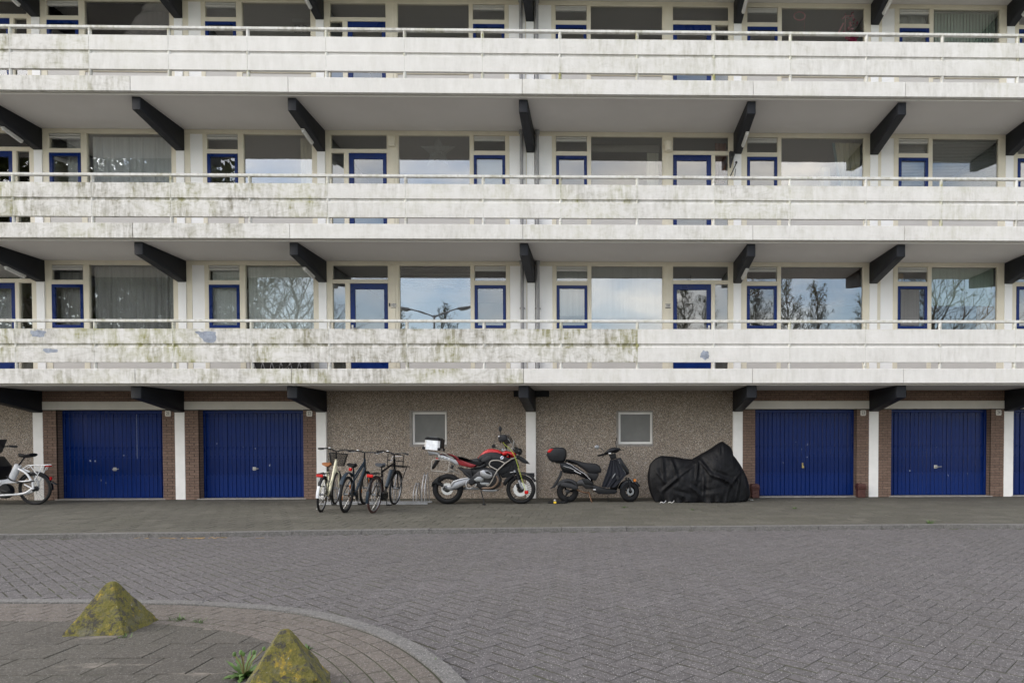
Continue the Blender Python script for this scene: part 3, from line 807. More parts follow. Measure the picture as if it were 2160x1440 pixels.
for ka, kb, a, b in OPEN:
    xa, xb = GX[ka] + .1125, GX[kb] - .1125
    for x0, x1, za, zb in ((xa, a, .0, ZD), (b, xb, .0, ZD), (xa, xb, ZD + .187, Z1 - .004)):
        if x1 - x0 < .03: continue
        core = MB(); core.box(x0, x1, .012, .32, za, zb); core.build('brick_pier' if zb <= ZD else 'brick_band', 'mortar', B)
        row = 0; hh = .0615; zc = za + .004
        while zc + hh * .6 < zb:
            z1_ = min(zc + hh - .009, zb - .002); x = x0 - (.11 if row % 2 else 0)
            while x < x1 - .01:
                p0, p1 = max(x, x0), min(x + .205, x1)
                if p1 - p0 > .02: bricks.append((p0, p1, 0.0 + rnd.uniform(0, .004), .10, zc, z1_, 0))
                x += .2155
            row += 1; zc += hh
    # the jambs are brick too
    for xj, sgn in ((a, 1), (b, -1)):
        if xj > 11 and sgn == 1 and ka == 7: continue
        zc = .004; row = 0
        while zc + .04 < ZD:
            bricks.append((xj - .004 if sgn > 0 else xj - .10, xj + .10 if sgn < 0 else xj + .004, 0, 0, zc, 0, 2) if False else None); zc += .0615; row += 1
    lint = MB().bbox(xa, xb, -.012, .30, ZD, ZD + .186, .006).build('door_lintel', 'lintel', B)
    # sectional up-and-over door of upright boards
    gd = MB(); gd.box(a, b, .235, .26, .02, ZD - .002)
    gd.bbox(a + .002, a + .05, .19, .235, .03, ZD - .02, .004); gd.bbox(b - .05, b - .002, .19, .235, .03, ZD - .02, .004); gd.bbox(a + .05, b - .05, .19, .235, ZD - .075, ZD - .02, .004)
    go = gd.build('garage_door', 'blue', B)
    n = 23; w = (b - a - .10) / n
    sm = MB(); sm.bbox(.0035, w - .0035, .207, .236, .03, ZD - .078, .006); sme = sm.mesh('slat', 'blue', 25)
    for i in range(n):
        link('slat', sme, go, (a + .05 + i * w, rnd.uniform(-.0015, .0015), 0), (0, 0, rnd.gauss(0, .012)))
    MB().bbox(a - .05, b + .05, -.01, .24, -.05, .022, .006).build('threshold', 'threshold', B)
    sr_ = random.Random(int(a * 10))
    for q in range(5):
        M = MB(); cx = sr_.uniform(a + .25, b - .25); cz = sr_.uniform(.3, 1.3); M.obox((0, 0, 0), (sr_.uniform(.004, .03), .0012, sr_.uniform(.01, .05)), (0, sr_.uniform(-.6, .6), 0)); M.build('scuff', 'scuff', go, (cx, .2065, cz))
    if ka == -7: MB().bbox(-.004, .004, -.0012, .0012, -.52, .5, .0008).build('scratch', 'scuff', go, (-9.105, .2068, 1.45))
    hx = (a + b) / 2 - .02
    hd = MB()
    if ka == 3:
        hd.tube([(hx, .205, .70), (hx, .16, .70)], .028, 12); hd.bbox(hx - .018, hx + .018, .195, .207, .72, .80, .003); hd.build('lock', 'brass', go)
    else:
        hd.bbox(hx - .045, hx + .03, .19, .207, .655, .735, .005); hd.tube([(hx - .02, .2, .69), (hx - .02, .15, .69), (hx + .11, .15, .70)], [.013, .013, .009], 8); hd.build('handle', 'handle', go)
bricks = [q for q in bricks if q]
bricks.sort(key=lambda q: (abs((q[0] + q[1]) / 2 - 0) > 14, -(q[1] - q[0]), abs(q[4] - .9)))
bshare = {}
allb = MB(); tones = []
for i, (x0, x1, y0, y1, z0, z1_, _) in enumerate(bricks):
    tone = min(1, max(0, .5 + rnd.gauss(0, .27)))
    if i < 300:
        key = (round(x1 - x0, 3), round(z1_ - z0, 3), int(tone * 6)); me = bshare.get(key)
        if me is None:
            q = MB(); q.bbox(0, x1 - x0, 0, .05, 0, z1_ - z0, .003); me = bpy.data.meshes.new('brick'); me.from_pydata(q.v, [], q.f); me.materials.append(MAT['wallbrick']); tone_attr(me, [tone] * len(q.f)); bshare[key] = me
        link('brick', me, B, (x0, y0, z0))
    else:
        k0 = len(allb.f); allb.bbox(x0, x1, y0, y0 + .05, z0, z1_, .003); tones += [tone] * (len(allb.f) - k0)
# jamb bricks, seen end on in the door reveals
for ka, kb, a, b in OPEN:
    for xj, s in ((a, 1), (b, -1)):
        if s == 1 and ka == 7: continue
        zc = .004
        while zc + .05 < ZD:
            k0 = len(allb.f); x0, x1 = (xj - .04, xj + .0015) if s > 0 else (xj - .0015, xj + .04)
            allb.bbox(x0, x1, .054, .185, zc, zc + .0525, .003); tones += [min(1, max(0, .4 + rnd.gauss(0, .2)))] * (len(allb.f) - k0); zc += .0615
me = bpy.data.meshes.new('brick_field'); me.from_pydata(allb.v, [], allb.f); me.materials.append(MAT['wallbrick']); tone_attr(me, tones)
bm = bmesh.new(); bm.from_mesh(me); bmesh.ops.recalc_face_normals(bm, faces=bm.faces[:]); bm.to_mesh(me); bm.free()
o = link('brick_field', me, B); o['kind'] = 'stuff'
for x, z, t in ((-8.253, 1.962, '21'), (-5.064, 1.957, '22'), (7.676, 1.955, '23'), (10.853, 1.957, '24')):
    P = []
    for cx, cz in ((1, 1), (-1, 1), (-1, -1), (1, -1)):
        for q in range(4):
            a0 = {(1, 1): 0, (-1, 1): 90, (-1, -1): 180, (1, -1): 270}[(cx, cz)]; a1 = radians(a0 + q * 30)
            P.append((cx * .04 + .025 * cos(a1), cz * .04 + .025 * sin(a1)))
    M = MB(); M.prism(P, -.016, -.002, .003); o = M.build('number_plate', 'plate', B, (x, 0, z)); text(t, .105, (0, -.0175, 0), o, 'ink', sx=.72)
# roof of the part that is built and end walls
MB().box(XL, XR, -.02, 4.7, zl(3) + .25, zl(3) + .5).build('upper_wall', 'cream', B)
for x in (XL - .21, XR + .01): MB().box(x, x + .2, 0, 4.7, 0, zl(3) + .25).build('end_wall', 'panelwhite', B)
# ---------------------------------------------------------------- what hangs in the windows
def cloth(name, col, trans=.0, rough=.85, var=.3):
    k = NT(name); w = k.coord('World')
    c = k.mix(k.noise(k.coord('World', (13, 1, .25)), 2, 5), tuple(x * (1 - var) for x in col), tuple(min(1, x * (1 + var)) for x in col))  # vertical streaks in the colour stand in for pleat shading
    k.color(c); k.rough(rough); k.b.inputs['Specular IOR Level'].default_value = .15
    if trans:
        tr = k.n('BsdfTranslucent'); tr.inputs['Color'].default_value = (*col, 1)
        ms = k.n('MixShader', Fac=trans) if False else k.n('MixShader'); ms.inputs['Fac'].default_value = trans
        k.l(k.b.outputs[0], ms.inputs[1]); k.l(tr.outputs[0], ms.inputs[2]); k.l(ms.outputs[0], k.o.inputs['Surface'])
    return k.m
for n, c in dict(white_curtain=(.80, .80, .85), grey_sheer=(.50, .495, .485), navy_curtain=(.018, .018, .035), hem=(.62, .62, .62), cream_curtain=(.62, .57, .42), teal_lining=(.15, .25, .27),
                 rust_curtain=(.24, .10, .065), frosted_blind=(.80, .87, .81), green_blind=(.50, .60, .52), grey_blind=(.36, .38, .36), dark_blind=(.035, .030, .028), brown_roller=(.075, .05, .045),
                 straw_curtain=(.36, .25, .13), offwhite=(.68, .66, .58), pink=(.90, .36, .42), magenta=(.45, .02, .10), wicker=(.42, .44, .44), screen_grey=(.19, .19, .19), dull_grey=(.20, .20, .19)).items():
    MAT[n] = cloth(n, c)
def curtain(label, x0, x1, z0, z1, mat, y=.17, folds=None, amp=.034, group=None, name='curtain', gather=None, seed=1, cat='curtain', hem=None):
    r = random.Random(seed); n = max(8, int((x1 - x0) * 34)); M = MB(); rows = 7
    fl = folds or (x1 - x0) / .11; ph = r.uniform(0, 6)
    for j in range(rows):
        t = j / (rows - 1)
        for i in range(n + 1):
            u = i / n; x = x0 + (x1 - x0) * u
            if gather: x = gather(x, t)
            a = amp * (.45 + .55 * t) * (1 + .4 * sin(u * 9 + ph))
            M.v.append((x + .012 * sin(u * fl * 4 + t), y + a * sin(2 * pi * u * fl + ph + .5 * sin(u * 13)), z1 + (z0 - z1) * t))
    for j in range(rows - 1):
        for i in range(n):
            q = j * (n + 1) + i; M.f.append((q, q + 1, q + n + 2, q + n + 1)); M.m.append(0)
    k = len(M.v)
    M.v += [(x, yy + .006, zz) for x, yy, zz in M.v[:k]]; M.f += [tuple(i + k for i in reversed(f)) for f in M.f]; M.m += [0] * len(M.m)
    o = M.build(name, mat, sharp=80); tag(o, label, cat, group); return o
def blind(label, x0, x1, z0, z1, mat, y=.16, pitch=None, cat='blind', name='roller_blind', group=None):
    if pitch:
        root = empty(name, (0, 0, 0)); n = int((z1 - z0) / pitch)
        me = MB().obox(((x0 + x1) / 2, y, 0), (x1 - x0, .024, .0025), (radians(52), 0, 0)).mesh('slat', mat)
        for i in range(n): link('slat', me, root, (0, 0, z1 - (i + .5) * pitch))
        MB().bbox(x0, x1, y - .015, y + .015, z1 - .002, z1 + .03, .003).build('head_rail', mat, root)
        return tag(root, label, cat, group)
    root = MB().box(x0, x1, y, y + .003, z0, z1).build(name, mat)
    MB().tube([(x0, y + .02, z1 + .0), (x1, y + .02, z1 + .0)], .022, 10).build('roller', mat, root); MB().bbox(x0, x1, y - .006, y + .009, z0 - .02, z0, .003).build('bottom_bar', mat, root)
    return tag(root, label, cat, group)
def vblind(label, x0, x1, z0, z1, mat, y=.17):
    root = empty('vertical_blind', (0, 0, 0)); n = int((x1 - x0) / .075)
    me = MB().obox((0, y, (z0 + z1) / 2), (.085, .0025, z1 - z0), (0, 0, radians(24))).mesh('slat', mat)
    for i in range(n): link('slat', me, root, (x0 + (i + .5) * .075, 0, 0))
    MB().bbox(x0, x1, y - .02, y + .02, z1, z1 + .03, .003).build('head_rail', 'lampwhite', root)
    return tag(root, label, 'blind')
z0_, z1_, z2_ = zl(0), zl(1), zl(2)
lo, hi = .3, 2.84
# top gallery
curtain('dark navy curtain with a white hem line in the top left picture window', -9.97, -8.13, z2_ + lo, z2_ + 2.72, 'navy_curtain', seed=2, amp=.02)
h = curtain('white scalloped edge tape along the top of the navy curtain', -9.97, -8.13, z2_ + 2.66, z2_ + 2.70, 'hem', y=.19, seed=2, amp=.015, cat='curtain tape', name='curtain_tape')
curtain('dark curtain in the top left casement beside the navy curtain', -10.8, -10.15, z2_ + lo, z2_ + 2.80, 'navy_curtain', seed=3, y=.25)
vblind('pale green vertical blind in the top right picture window', 9.29, 10.80, z2_ + lo, z2_ + hi, 'green_blind')
curtain('thin grey curtain in the top right casement next to the vertical blind', 8.5, 9.16, z2_ + lo, z2_ + hi, 'grey_blind', seed=5)
M = MB(); M.tube([(5.0 + 1.23 + .13 * cos(t * pi / 14), .24, 11.17 + .095 * sin(t * pi / 14)) for t in range(28)], .014, 8, closed=True); M.tube([(6.345, .24, 11.21), (6.345, .24, 10.3)], .003, 5)
tag(M.build('pink_ring', 'pink'), 'pale pink ring on a string hanging in the top right window', 'decoration')
g_ = empty('pink_garland', (0, 0, 0)); r_ = random.Random(4); M = MB(); M2 = MB()
for i in range(46):
    x, z = 7.42 + r_.gauss(0, .07), 10.62 + r_.random() * .62; s = r_.uniform(.02, .05)
    (M if r_.random() < .6 else M2).obox((x, .22 + r_.uniform(-.05, .05), z), (s, s, s * .5), (r_.random() * 3, r_.random() * 3, r_.random() * 3))
for i in range(30): M2.obox((7.46 + r_.gauss(0, .08), .22, 10.58 + r_.random() * .14), (.06, .04, .05), (r_.random() * 3, r_.random() * 3, 0))
M.tube([(7.22, .22, 11.1), (7.3, .22, 11.17), (7.5, .22, 11.18)], .012, 6); M.tube([(7.30, .22, 11.16), (7.28, .22, 10.7)], .009, 6); M.tube([(7.25, .22, 11.0), (7.12, .22, 10.75)], .02, 6)
M.build('paper_flowers', 'pink', g_); M2.build('red_blossoms', 'magenta', g_); tag(g_, 'pink and red paper garland piled at the right of the top right window', 'garland')
fx = empty('ceiling_fixture', (-5.35, .75, z2_ + 2.68)); M = MB(); M.bbox(-.30, .12, -.1, .1, .1, .2, .01); M.build('base_plate', 'pipe', fx)
for i in range(5): MB().lathe([(.0, .06), (.03, .06), (.042, -.08), (0, -.08)], (-.26 + i * .085, 0, .02), 'z', 10).build('lamp_shade', 'dark_blind', fx)
tag(fx, 'row of small dark ceiling spotlights in the top gallery window left of centre', 'ceiling light')
# middle gallery
curtain('white pleated net curtain filling the wide middle gallery window at left', -9.98, -8.12, z1_ + lo, z1_ + 2.83, 'white_curtain', seed=7, folds=19)
curtain('white net curtain in the middle gallery casement beside the pleated curtain', -10.62, -10.14, z1_ + lo, z1_ + 2.80, 'white_curtain', seed=8, y=.25)
curtain('narrow cream curtain at the right edge of the second middle gallery window', -5.28, -4.97, z1_ + lo, z1_ + 2.83, 'cream_curtain', seed=9, amp=.03)
curtain('rust brown curtain behind the side light of the middle gallery door', 4.27, 4.55, z1_ + 1.9, z1_ + 2.83, 'rust_curtain', seed=10, y=.3)
curtain('cream curtain drawn back to the right, middle gallery window right of centre', 7.05, 7.64, z1_ + .9, z1_ + 2.80, 'cream_curtain', seed=11, folds=7, amp=.04, gather=lambda x, t: 7.60 - (7.60 - x) * (1.0 - .48 * t))
curtain('blue green lining strip along the drawn back cream curtain', 6.98, 7.08, z1_ + .9, z1_ + 2.80, 'teal_lining', seed=12, folds=1, amp=.02, gather=lambda x, t: x + .30 * t, cat='curtain lining', name='curtain_lining')
bx_ = MB().bbox(6.83, 7.04, .45, .62, z1_ + 1.0, z1_ + 2.35, .004).build('white_cabinet', 'offwhite'); MB().bbox(6.88, 6.99, .445, .45, z1_ + 1.9, z1_ + 2.25, .002).build('cabinet_door', 'lampwhite', bx_)
tag(bx_, 'tall narrow off-white cabinet in the middle gallery window right of centre', 'cabinet')
blind('fine grey venetian blind in the wide middle gallery window at far right', 9.29, 10.80, z1_ + lo, z1_ + 2.80, 'grey_blind', pitch=.034, name='venetian_blind')
blind('white venetian blind in the middle gallery casement at far right', 8.50, 9.16, z1_ + lo, z1_ + 2.80, 'lampwhite', pitch=.034, name='venetian_blind')
blind('white roller blind in the middle gallery casement left of the downpipes', -1.28, -.6, z1_ + lo, z1_ + 2.38, 'lampwhite')
MB().bbox(2.70, 2.98, .6, .68, z1_ + .26, z1_ + 2.73, .004).build('room_partition', 'offwhite', B); MB().bbox(1.4, 3.0, .55, .70, z1_ + 2.72, z1_ + 2.89, .004).build('room_beam', 'interior', B)
st = MB(); pts = []
for i in range(10):
    a = pi / 2 + i * pi / 5; rr = .40 if i % 2 == 0 else .16; pts.append((rr * cos(a) * 1.05, rr * sin(a)))
for q in range(3):
    k_ = 1 - q * .28; st.tube([(x * k_, -.02 * q, z * k_) for x, z in pts], .012, 6, closed=True)
for i in range(10):
    st.tube([(pts[i][0], 0, pts[i][1]), (0, -.07, 0)], .008, 5); a, b = pts[i], pts[(i + 1) % 10]
    for q in (.25, .5, .75): st.tube([(a[0] + (b[0] - a[0]) * q, 0, a[1] + (b[1] - a[1]) * q), (-.1 * (q - .5), -.05, .05)], .007, 5)
st.tube([(0, 0, .4), (0, 0, .66)], .004, 5)
tag(st.build('wicker_star', 'wicker', loc=(-2.17, .30, 8.02)), 'grey wicker star hanging in the middle gallery window left of the downpipes', 'star')
wb = MB(); wb.obox((0, 0, 0), (.11, .05, .10), (0, .15, 0)); wb.tube([(-.03, 0, .04), (-.035, 0, -.32)], [.035, .018], 8); wb.tube([(.05, 0, .02), (-.03, 0, -.30)], [.028, .012], 8); wb.tube([(.10, -.02, -.22), (-.04, -.02, -.52)], [.012, .012], 8); wb.ball((.10, -.02, -.20), .028); wb.tube([(.09, 0, -.34), (.06, 0, -.55)], .008, 6)
tag(wb.build('black_wall_hook', 'ink', loc=(4.60, -.05, 7.87)), 'black metal bracket fixed beside the middle gallery door, right of centre', 'wall bracket')
# lowest gallery
curtain('dark grey sheer curtain filling the wide lowest gallery window at left', -9.98, -8.12, z0_ + lo, z0_ + 2.84, 'grey_sheer', seed=14, folds=20)
curtain('grey sheer curtain in the lowest gallery casement at left', -10.80, -10.14, z0_ + lo, z0_ + 2.74, 'grey_sheer', seed=15, y=.25)
curtain('grey net curtain behind the blue door at the left edge', -12.5, -11.68, z0_ + lo, z0_ + 2.40, 'white_curtain', seed=16, y=.25)
blind('pale green frosted roller blind covering the wide lowest gallery window', -6.49, -4.96, z0_ + 1.0, z0_ + 2.83, 'frosted_blind')
blind('pale green frosted roller blind in the lowest gallery casement', -7.30, -6.63, z0_ + 1.0, z0_ + 2.72, 'frosted_blind')
blind('dark wooden slatted blind raised behind the top of the lowest gallery window', -3.0, -1.40, z0_ + 2.30, z0_ + 2.84, 'dark_blind', pitch=.075, name='wooden_blind')
blind('dark blind in the vent window left of the downpipes', -1.29, -.585, z0_ + 2.3, z0_ + 2.74, 'dark_blind')
blind('grey roller blind down over the lowest gallery window right of the downpipes', 1.40, 3.0, z0_ + 1.72, z0_ + 2.84, 'grey_blind')
blind('grey roller blind in the lowest gallery casement right of the downpipes', .585, 1.28, z0_ + 1.75, z0_ + 2.74, 'grey_blind')
blind('dark brown roller blind in the wide lowest gallery window right of centre', 5.77, 7.66, z0_ + 2.0, z0_ + 2.84, 'brown_roller')
blind('dark brown roller blind in the lowest gallery casement right of centre', 4.97, 5.66, z0_ + 2.2, z0_ + 2.74, 'brown_roller')
blind('sea green roller blind in the wide lowest gallery window at far right', 9.28, 10.80, z0_ + 2.0, z0_ + 2.84, 'green_blind')
curtain('straw coloured curtain low at the right of the far right window', 10.42, 10.80, z0_ + .6, z0_ + 1.98, 'straw_curtain', seed=18)
curtain('straw coloured curtain in the vent window at far right', 8.5, 8.68, z0_ + 2.3, z0_ + 2.74, 'straw_curtain', seed=19)
M = MB(); M.box(8.55, 8.98, .02, .03, z0_ + 1.5, z0_ + 2.33); M.tube([(8.98, .02, z0_ + 1.5), (8.98, .02, z0_ + 2.33)], .006, 6); M.tube([(8.55, .02, z0_ + 1.72), (8.98, .02, z0_ + 1.74)], .004, 6)
tag(M.build('insect_screen', 'screen_grey'), 'grey insect screen in the far right lowest gallery casement', 'insect screen')
def ceiling_lamp(x, z, kind, label):
    o = MB(); o.tube([(0, 0, .18), (0, 0, .02)], .008, 6)
    if kind: o.lathe([(0, .03), (.10, .03), (.09, -.03), (.05, -.09), (0, -.10)], (0, 0, 0), 'z', 16)
    else:
        o.lathe([(0, .05), (.19, .04), (.19, .0), (0, -.01)], (0, 0, 0), 'z', 16)
        for q in (-.1, 0, .1): o.tube([(q, 0, 0), (q * 1.2, 0, -.10)], .035, 8)
    tag(o.build('ceiling_lamp', 'dark_blind', loc=(x, 1.0, z)), label, 'ceiling lamp')
ceiling_lamp(-3.45, z0_ + 2.72, 0, 'dark ceiling lamp with three spots above the blue door numbered 107')
ceiling_lamp(3.80, z0_ + 2.70, 1, 'small dark bowl lamp hanging above the blue door numbered 108')
# dull panes of the store rooms
for a, b, lb in ((-2.75, -2.0, 'dusty grey curtain behind the small window above the red motorcycle'), (2.0, 2.78, 'dusty grey curtain behind the small window above the scooter')):
    curtain(lb, a, b, 1.2, 2.02, 'dull_grey', y=.29, folds=2, amp=.008, seed=int(b * 10))
# things standing on the lowest gallery behind the parapet
M = MB(); M.tube([(0, 0, 0), (.0, 0, .9), (.12, 0, .93)], .016, 8); M.tube([(.02, -.0, .91), (.16, 0, .90)], [.022, .02], 8); M.tube([(.0, 0, .5), (-.55, 0, .1)], .015, 8)
for cx_ in (-.6, -.05): M.lathe([(.10, -.02), (.12, 0), (.10, .02)], (cx_, 0, .12), 'y', 20)
tag(M.build('push_scooter', 'ink', loc=(-4.72, -.9, z0_ + .25)), 'black push scooter handle showing above the lowest gallery parapet', 'push scooter')
M = empty('wire_crate', (0, 0, 0)); q = MB(); x0, x1, y0, y1, a, b = -6.15, -4.98, -.5, -.1, z0_ + .25, z0_ + .95
q.box(x0, x1, y0, y0 + .01, a, b); q.box(x0, x1, y1 - .01, y1, a, b); q.box(x0, x0 + .01, y0, y1, a, b); q.box(x1 - .01, x1, y0, y1, a, b); q.build('side_panel', 'ink', M)
q = MB()
for i in range(6): q.tube([(x0 + i * .2, y0 - .012, a), (x0 + i * .2 + .18, y0 - .012, b)], .008, 6); q.tube([(x0 + i * .2 + .18, y0 - .012, a), (x0 + i * .2, y0 - .012, b)], .008, 6)
q.build('lattice', 'pipe', M); tag(M, 'black lattice crate on the lowest gallery, seen through the gap under the parapet', 'crate')

# ---------------------------------------------------------------- across the street: bare spring trees, lamp, hedge (they show in the window glass)
structure(sheet('far_verge', 'grassland', -120, 120, -160, -21, -.05))
def tree(label, x, y, h, kind, seed, group='bare trees across the street', spread=1.0, leafy=2, lsz=1.0):
    r = random.Random(seed); root = empty('poplar_tree' if kind == 'poplar' else 'bare_tree', (x, y, -.1)); T_ = MB(); C = MB(); Lf = MB()
    def grow(M, p, d, ln, rad, depth, up):
        n = 3; pts = [p.copy()]; rr = [rad]
        for i in range(n):
            d = (d + Vector((r.gauss(0, .13), r.gauss(0, .13), r.gauss(0, .08) + up))).normalized()
            p = p + d * ln / n; pts.append(p.copy()); rr.append(rad * (1 - .6 * (i + 1) / n))
        M.tube(pts, rr, 3 if depth > 0 else 8, caps=False)
        return pts, d
    top = h
    tp = [Vector((r.gauss(0, .03) * i, r.gauss(0, .03) * i, top * i / 10)) for i in range(11)]
    tr_r = h * .016 + .05
    T_.tube(tp, [tr_r * (1.25 - .2 * i) if i < 1 else tr_r * max(.08, (1 - i / 10.5)) for i in range(11)], 9)
    nb = 60 if kind == 'poplar' else (44 if leafy > 2 else 34)
    for i in range(nb):
        t = (.14 if kind == 'poplar' else .26) + (1 - (.14 if kind == 'poplar' else .26)) * (i / nb) ** .9
        zi = t * 10; a = int(min(zi, 9)); p = tp[a].lerp(tp[a + 1], min(1, zi - a)); az = i * 2.4 + r.random()
        if kind == 'poplar': el = radians(58 + r.uniform(-8, 10)); ln = h * (.24 * (1 - t) + .075) * (1.0 - .5 * max(0, .3 - t) / .3); upb = .05
        else: el = radians(28 + 38 * t + r.uniform(-10, 10)); ln = h * (.40 * (1 - t) + .10) * spread; upb = .05
        d = Vector((cos(az) * cos(el), sin(az) * cos(el), sin(el)))
        rad = tr_r * (1 - t) * .35 + .014
        pts, dd = grow(C, p, d, ln, rad, 1, upb)
        for s in range(7):
            u = .25 + .75 * s / 7; k_ = min(2, int(u * 3)); q = pts[k_].lerp(pts[k_ + 1], u * 3 - k_)
            d2 = (dd + Vector((r.gauss(0, .6), r.gauss(0, .6), r.gauss(.15, .4)))).normalized(); l2 = ln * r.uniform(.25, .5)
            p2, e2 = grow(C, q, d2, l2, max(.011, rad * .45), 2, .05)
            for s2 in range(4):
                q2 = p2[r.choice((1, 2, 3))]; d3 = (e2 + Vector((r.gauss(0, .7), r.gauss(0, .7), r.gauss(.2, .5)))).normalized(); l3 = l2 * r.uniform(.3, .7)
                C.tube([q2, q2 + d3 * l3], [.010, .005], 3, caps=False)
                for _ in range(leafy):
                    c = q2 + d3 * l3 * r.uniform(.3, 1) + Vector((r.gauss(0, .05), r.gauss(0, .05), r.gauss(0, .05))); sz = r.uniform(.03, .07) * lsz
                    u_ = Vector((r.gauss(0, 1), r.gauss(0, 1), r.gauss(0, 1))).normalized(); v_ = u_.orthogonal().normalized()
                    Lf.add([c - u_ * sz, c + v_ * sz * .6, c + u_ * sz, c - v_ * sz * .6], [(0, 1, 2, 3)])
    T_.build('trunk', 'bark', root)
    def quick(M, name, mat):
        me = bpy.data.meshes.new(name); me.from_pydata(M.v, [], M.f); me.materials.append(MAT[mat]); link(name, me, root)
    quick(C, 'branches', 'twig'); quick(Lf, 'spring_leaves', 'bud')
    return tag(root, label, 'tree', group)
tree('slender bare poplar across the street mirrored in the blue door numbered 108', 8.9, -45, 14.6, 'poplar', 1)
tree('second slender poplar across the street, mirrored at the edge of door 108', 11.3, -46, 13.7, 'poplar', 2)
tree('tall bare poplar across the street mirrored in the casement right of door 108', 15.9, -45, 14.9, 'poplar', 3)
tree('bare poplar across the street mirrored at the left of the wide window right of centre', 18.4, -45.5, 15.0, 'poplar', 4)
tree('bare poplar mirrored in the middle of the wide lowest window right of centre', 20.9, -45, 14.5, 'poplar', 5)
tree('bare poplar across the street mirrored at the right edge of the wide window', 25.6, -46, 13.6, 'poplar', 6)
tree('brown bushy bare tree mirrored left in the window behind the street lamp', -16.6, -47, 13.0, 'bush', 7, spread=.7)
tree('brown bushy bare tree mirrored right in the window behind the street lamp', -12.2, -46, 12.9, 'bush', 8, spread=.7)
tree('big spreading bare tree across the street mirrored in the far right windows', 24.2, -30, 13.2, 'bush', 9, spread=1.25)
for q, (tx, ty, hh, lb) in enumerate([(-44, -46, 27, 'tall dense bare tree mirrored at the left of the dark curtained window'), (-39.5, -48, 28, 'tall dense bare tree mirrored in the middle of the dark curtained window'),
        (-35.5, -45, 26, 'tall dense bare tree mirrored at the right of the dark curtained window'), (-30, -47, 20, 'dense bare tree mirrored in the frosted casement left of centre'),
        (-25.5, -46, 19, 'dense bare tree mirrored in the frosted window left of centre'), (-49, -47, 27, 'dense bare tree across the street mirrored in the door at the left edge')]):
    tree(lb, tx, ty, hh, 'bush', 20 + q, spread=1.0, leafy=3 if -33 < tx else 15, lsz=1.1 if -33 < tx else 1.9)
r_ = random.Random(77); FW = MB()  # leaf mass added behind the trees to block bright sky in window reflections
for i in range(38000):
    x = r_.uniform(-80, -34); top_ = (27 if x < -37 else 19) + 9 * (.5 + .5 * mnoise.noise(Vector((x * .09, 3, 0)))) * (1 if x < -33 else .45); z = top_ * r_.random() ** .8; c = Vector((x, -56 + r_.gauss(0, 1.5), z)); sz = r_.uniform(.2, .55)
    u_ = Vector((r_.gauss(0, 1), r_.gauss(0, 1), r_.gauss(0, 1))).normalized(); v_ = u_.orthogonal().normalized(); FW.add([c - u_ * sz, c + v_ * sz * .6, c + u_ * sz, c - v_ * sz * .6], [(0, 1, 2, 3)])
me = bpy.data.meshes.new('sky_screen_leaves'); me.from_pydata(FW.v, [], FW.f); me.materials.append(MAT['bud']); link('sky_screen_leaves', me)['kind'] = 'stuff'
# street lamp with two arms
lp = empty('street_lamp', (-6.75, -18.6, -.06))
MB().tube([(0, 0, 0), (0, 0, .9), (0, 0, .95), (0, 0, 7.6)], [.085, .085, .065, .05], 14).build('pole', 'pipe', lp)
for s in (-1, 1):
    MB().tube([(0, 0, 7.5), (.35 * s, 0, 7.68), (1.0 * s, 0, 7.9), (1.35 * s, 0, 8.0)], [.035, .034, .032, .032], 10).build('arm', 'pipe', lp)
    hd = MB(); hd.prism([(1.12 * s, 7.93), (1.25 * s, 8.02), (1.9 * s, 8.12), (1.95 * s, 8.08), (1.75 * s, 7.98), (1.3 * s, 7.88)], -.11, .11, .03); ho = hd.build('lamp_head', 'pipe', lp)
    MB().prism([(1.30 * s, 7.875), (1.74 * s, 7.97), (1.70 * s, 7.93), (1.36 * s, 7.85)], -.09, .09, .015).build('lens', 'lampwhite', ho)
tag(lp, 'grey double-armed street lamp across the street, mirrored in the window left of the downpipes', 'street lamp')
# clipped hedge along the far side
structure(sheet('far_path', 'threshold', -120, 120, -23.2, -21, -.045))
# ---------------------------------------------------------------- concrete pyramids, weeds, cast iron guards
def pyramid(label, x, y, s, h, rz, seed):
    r = random.Random(seed); n = 14; M = MB()
    N = 22
    # four sided pyramid with a rounded top, subdivided and worn
    ring = 88; rows = 48; vs = []
    for j in range(rows + 1):
        t = j / rows; zz = h * (1 - (1 - t) ** 1.0); half = s / 2 * (1 - t) + .018 * t
        if j == rows: half = .004
        for i in range(ring):
            a = 2 * pi * i / ring; c_, s_ = cos(a), sin(a); q = max(abs(c_), abs(s_)); rr = 1 / q
            rr = min(rr, 1.37)
            rr = rr * (1 - .25 * t ** 6) + .25 * t ** 6
            px, py = half * rr * c_, half * rr * s_
            q3 = Vector((px * 9 + seed, py * 9, zz * 9)); chip = max(0, mnoise.noise(q3 * 2.1 + Vector((5, 5, 5))) - .28); wob = 1 + .05 * mnoise.noise(q3) + .028 * mnoise.noise(q3 * 3.3) + .018 * mnoise.noise(q3 * 8) - .16 * chip * (.4 + .6 * min(1, abs(abs(c_) - abs(s_)) < .28))
            vs.append((px * wob, py * wob, zz * (.985 if t > .95 else 1) - .01 + .004 * mnoise.noise(Vector((px * 20, py * 20, seed)))))
    fs = [(j * ring + i, j * ring + (i + 1) % ring, (j + 1) * ring + (i + 1) % ring, (j + 1) * ring + i) for j in range(rows) for i in range(ring)]
    fs.append(tuple(rows * ring + i for i in range(ring)))
    M.add(vs, fs); o = M.build('concrete_pyramid', 'pyramid', None, (x, y, 0), (0, 0, rz), sharp=38)
    return tag(o, label, 'bollard', 'concrete pyramid bollards on the island')
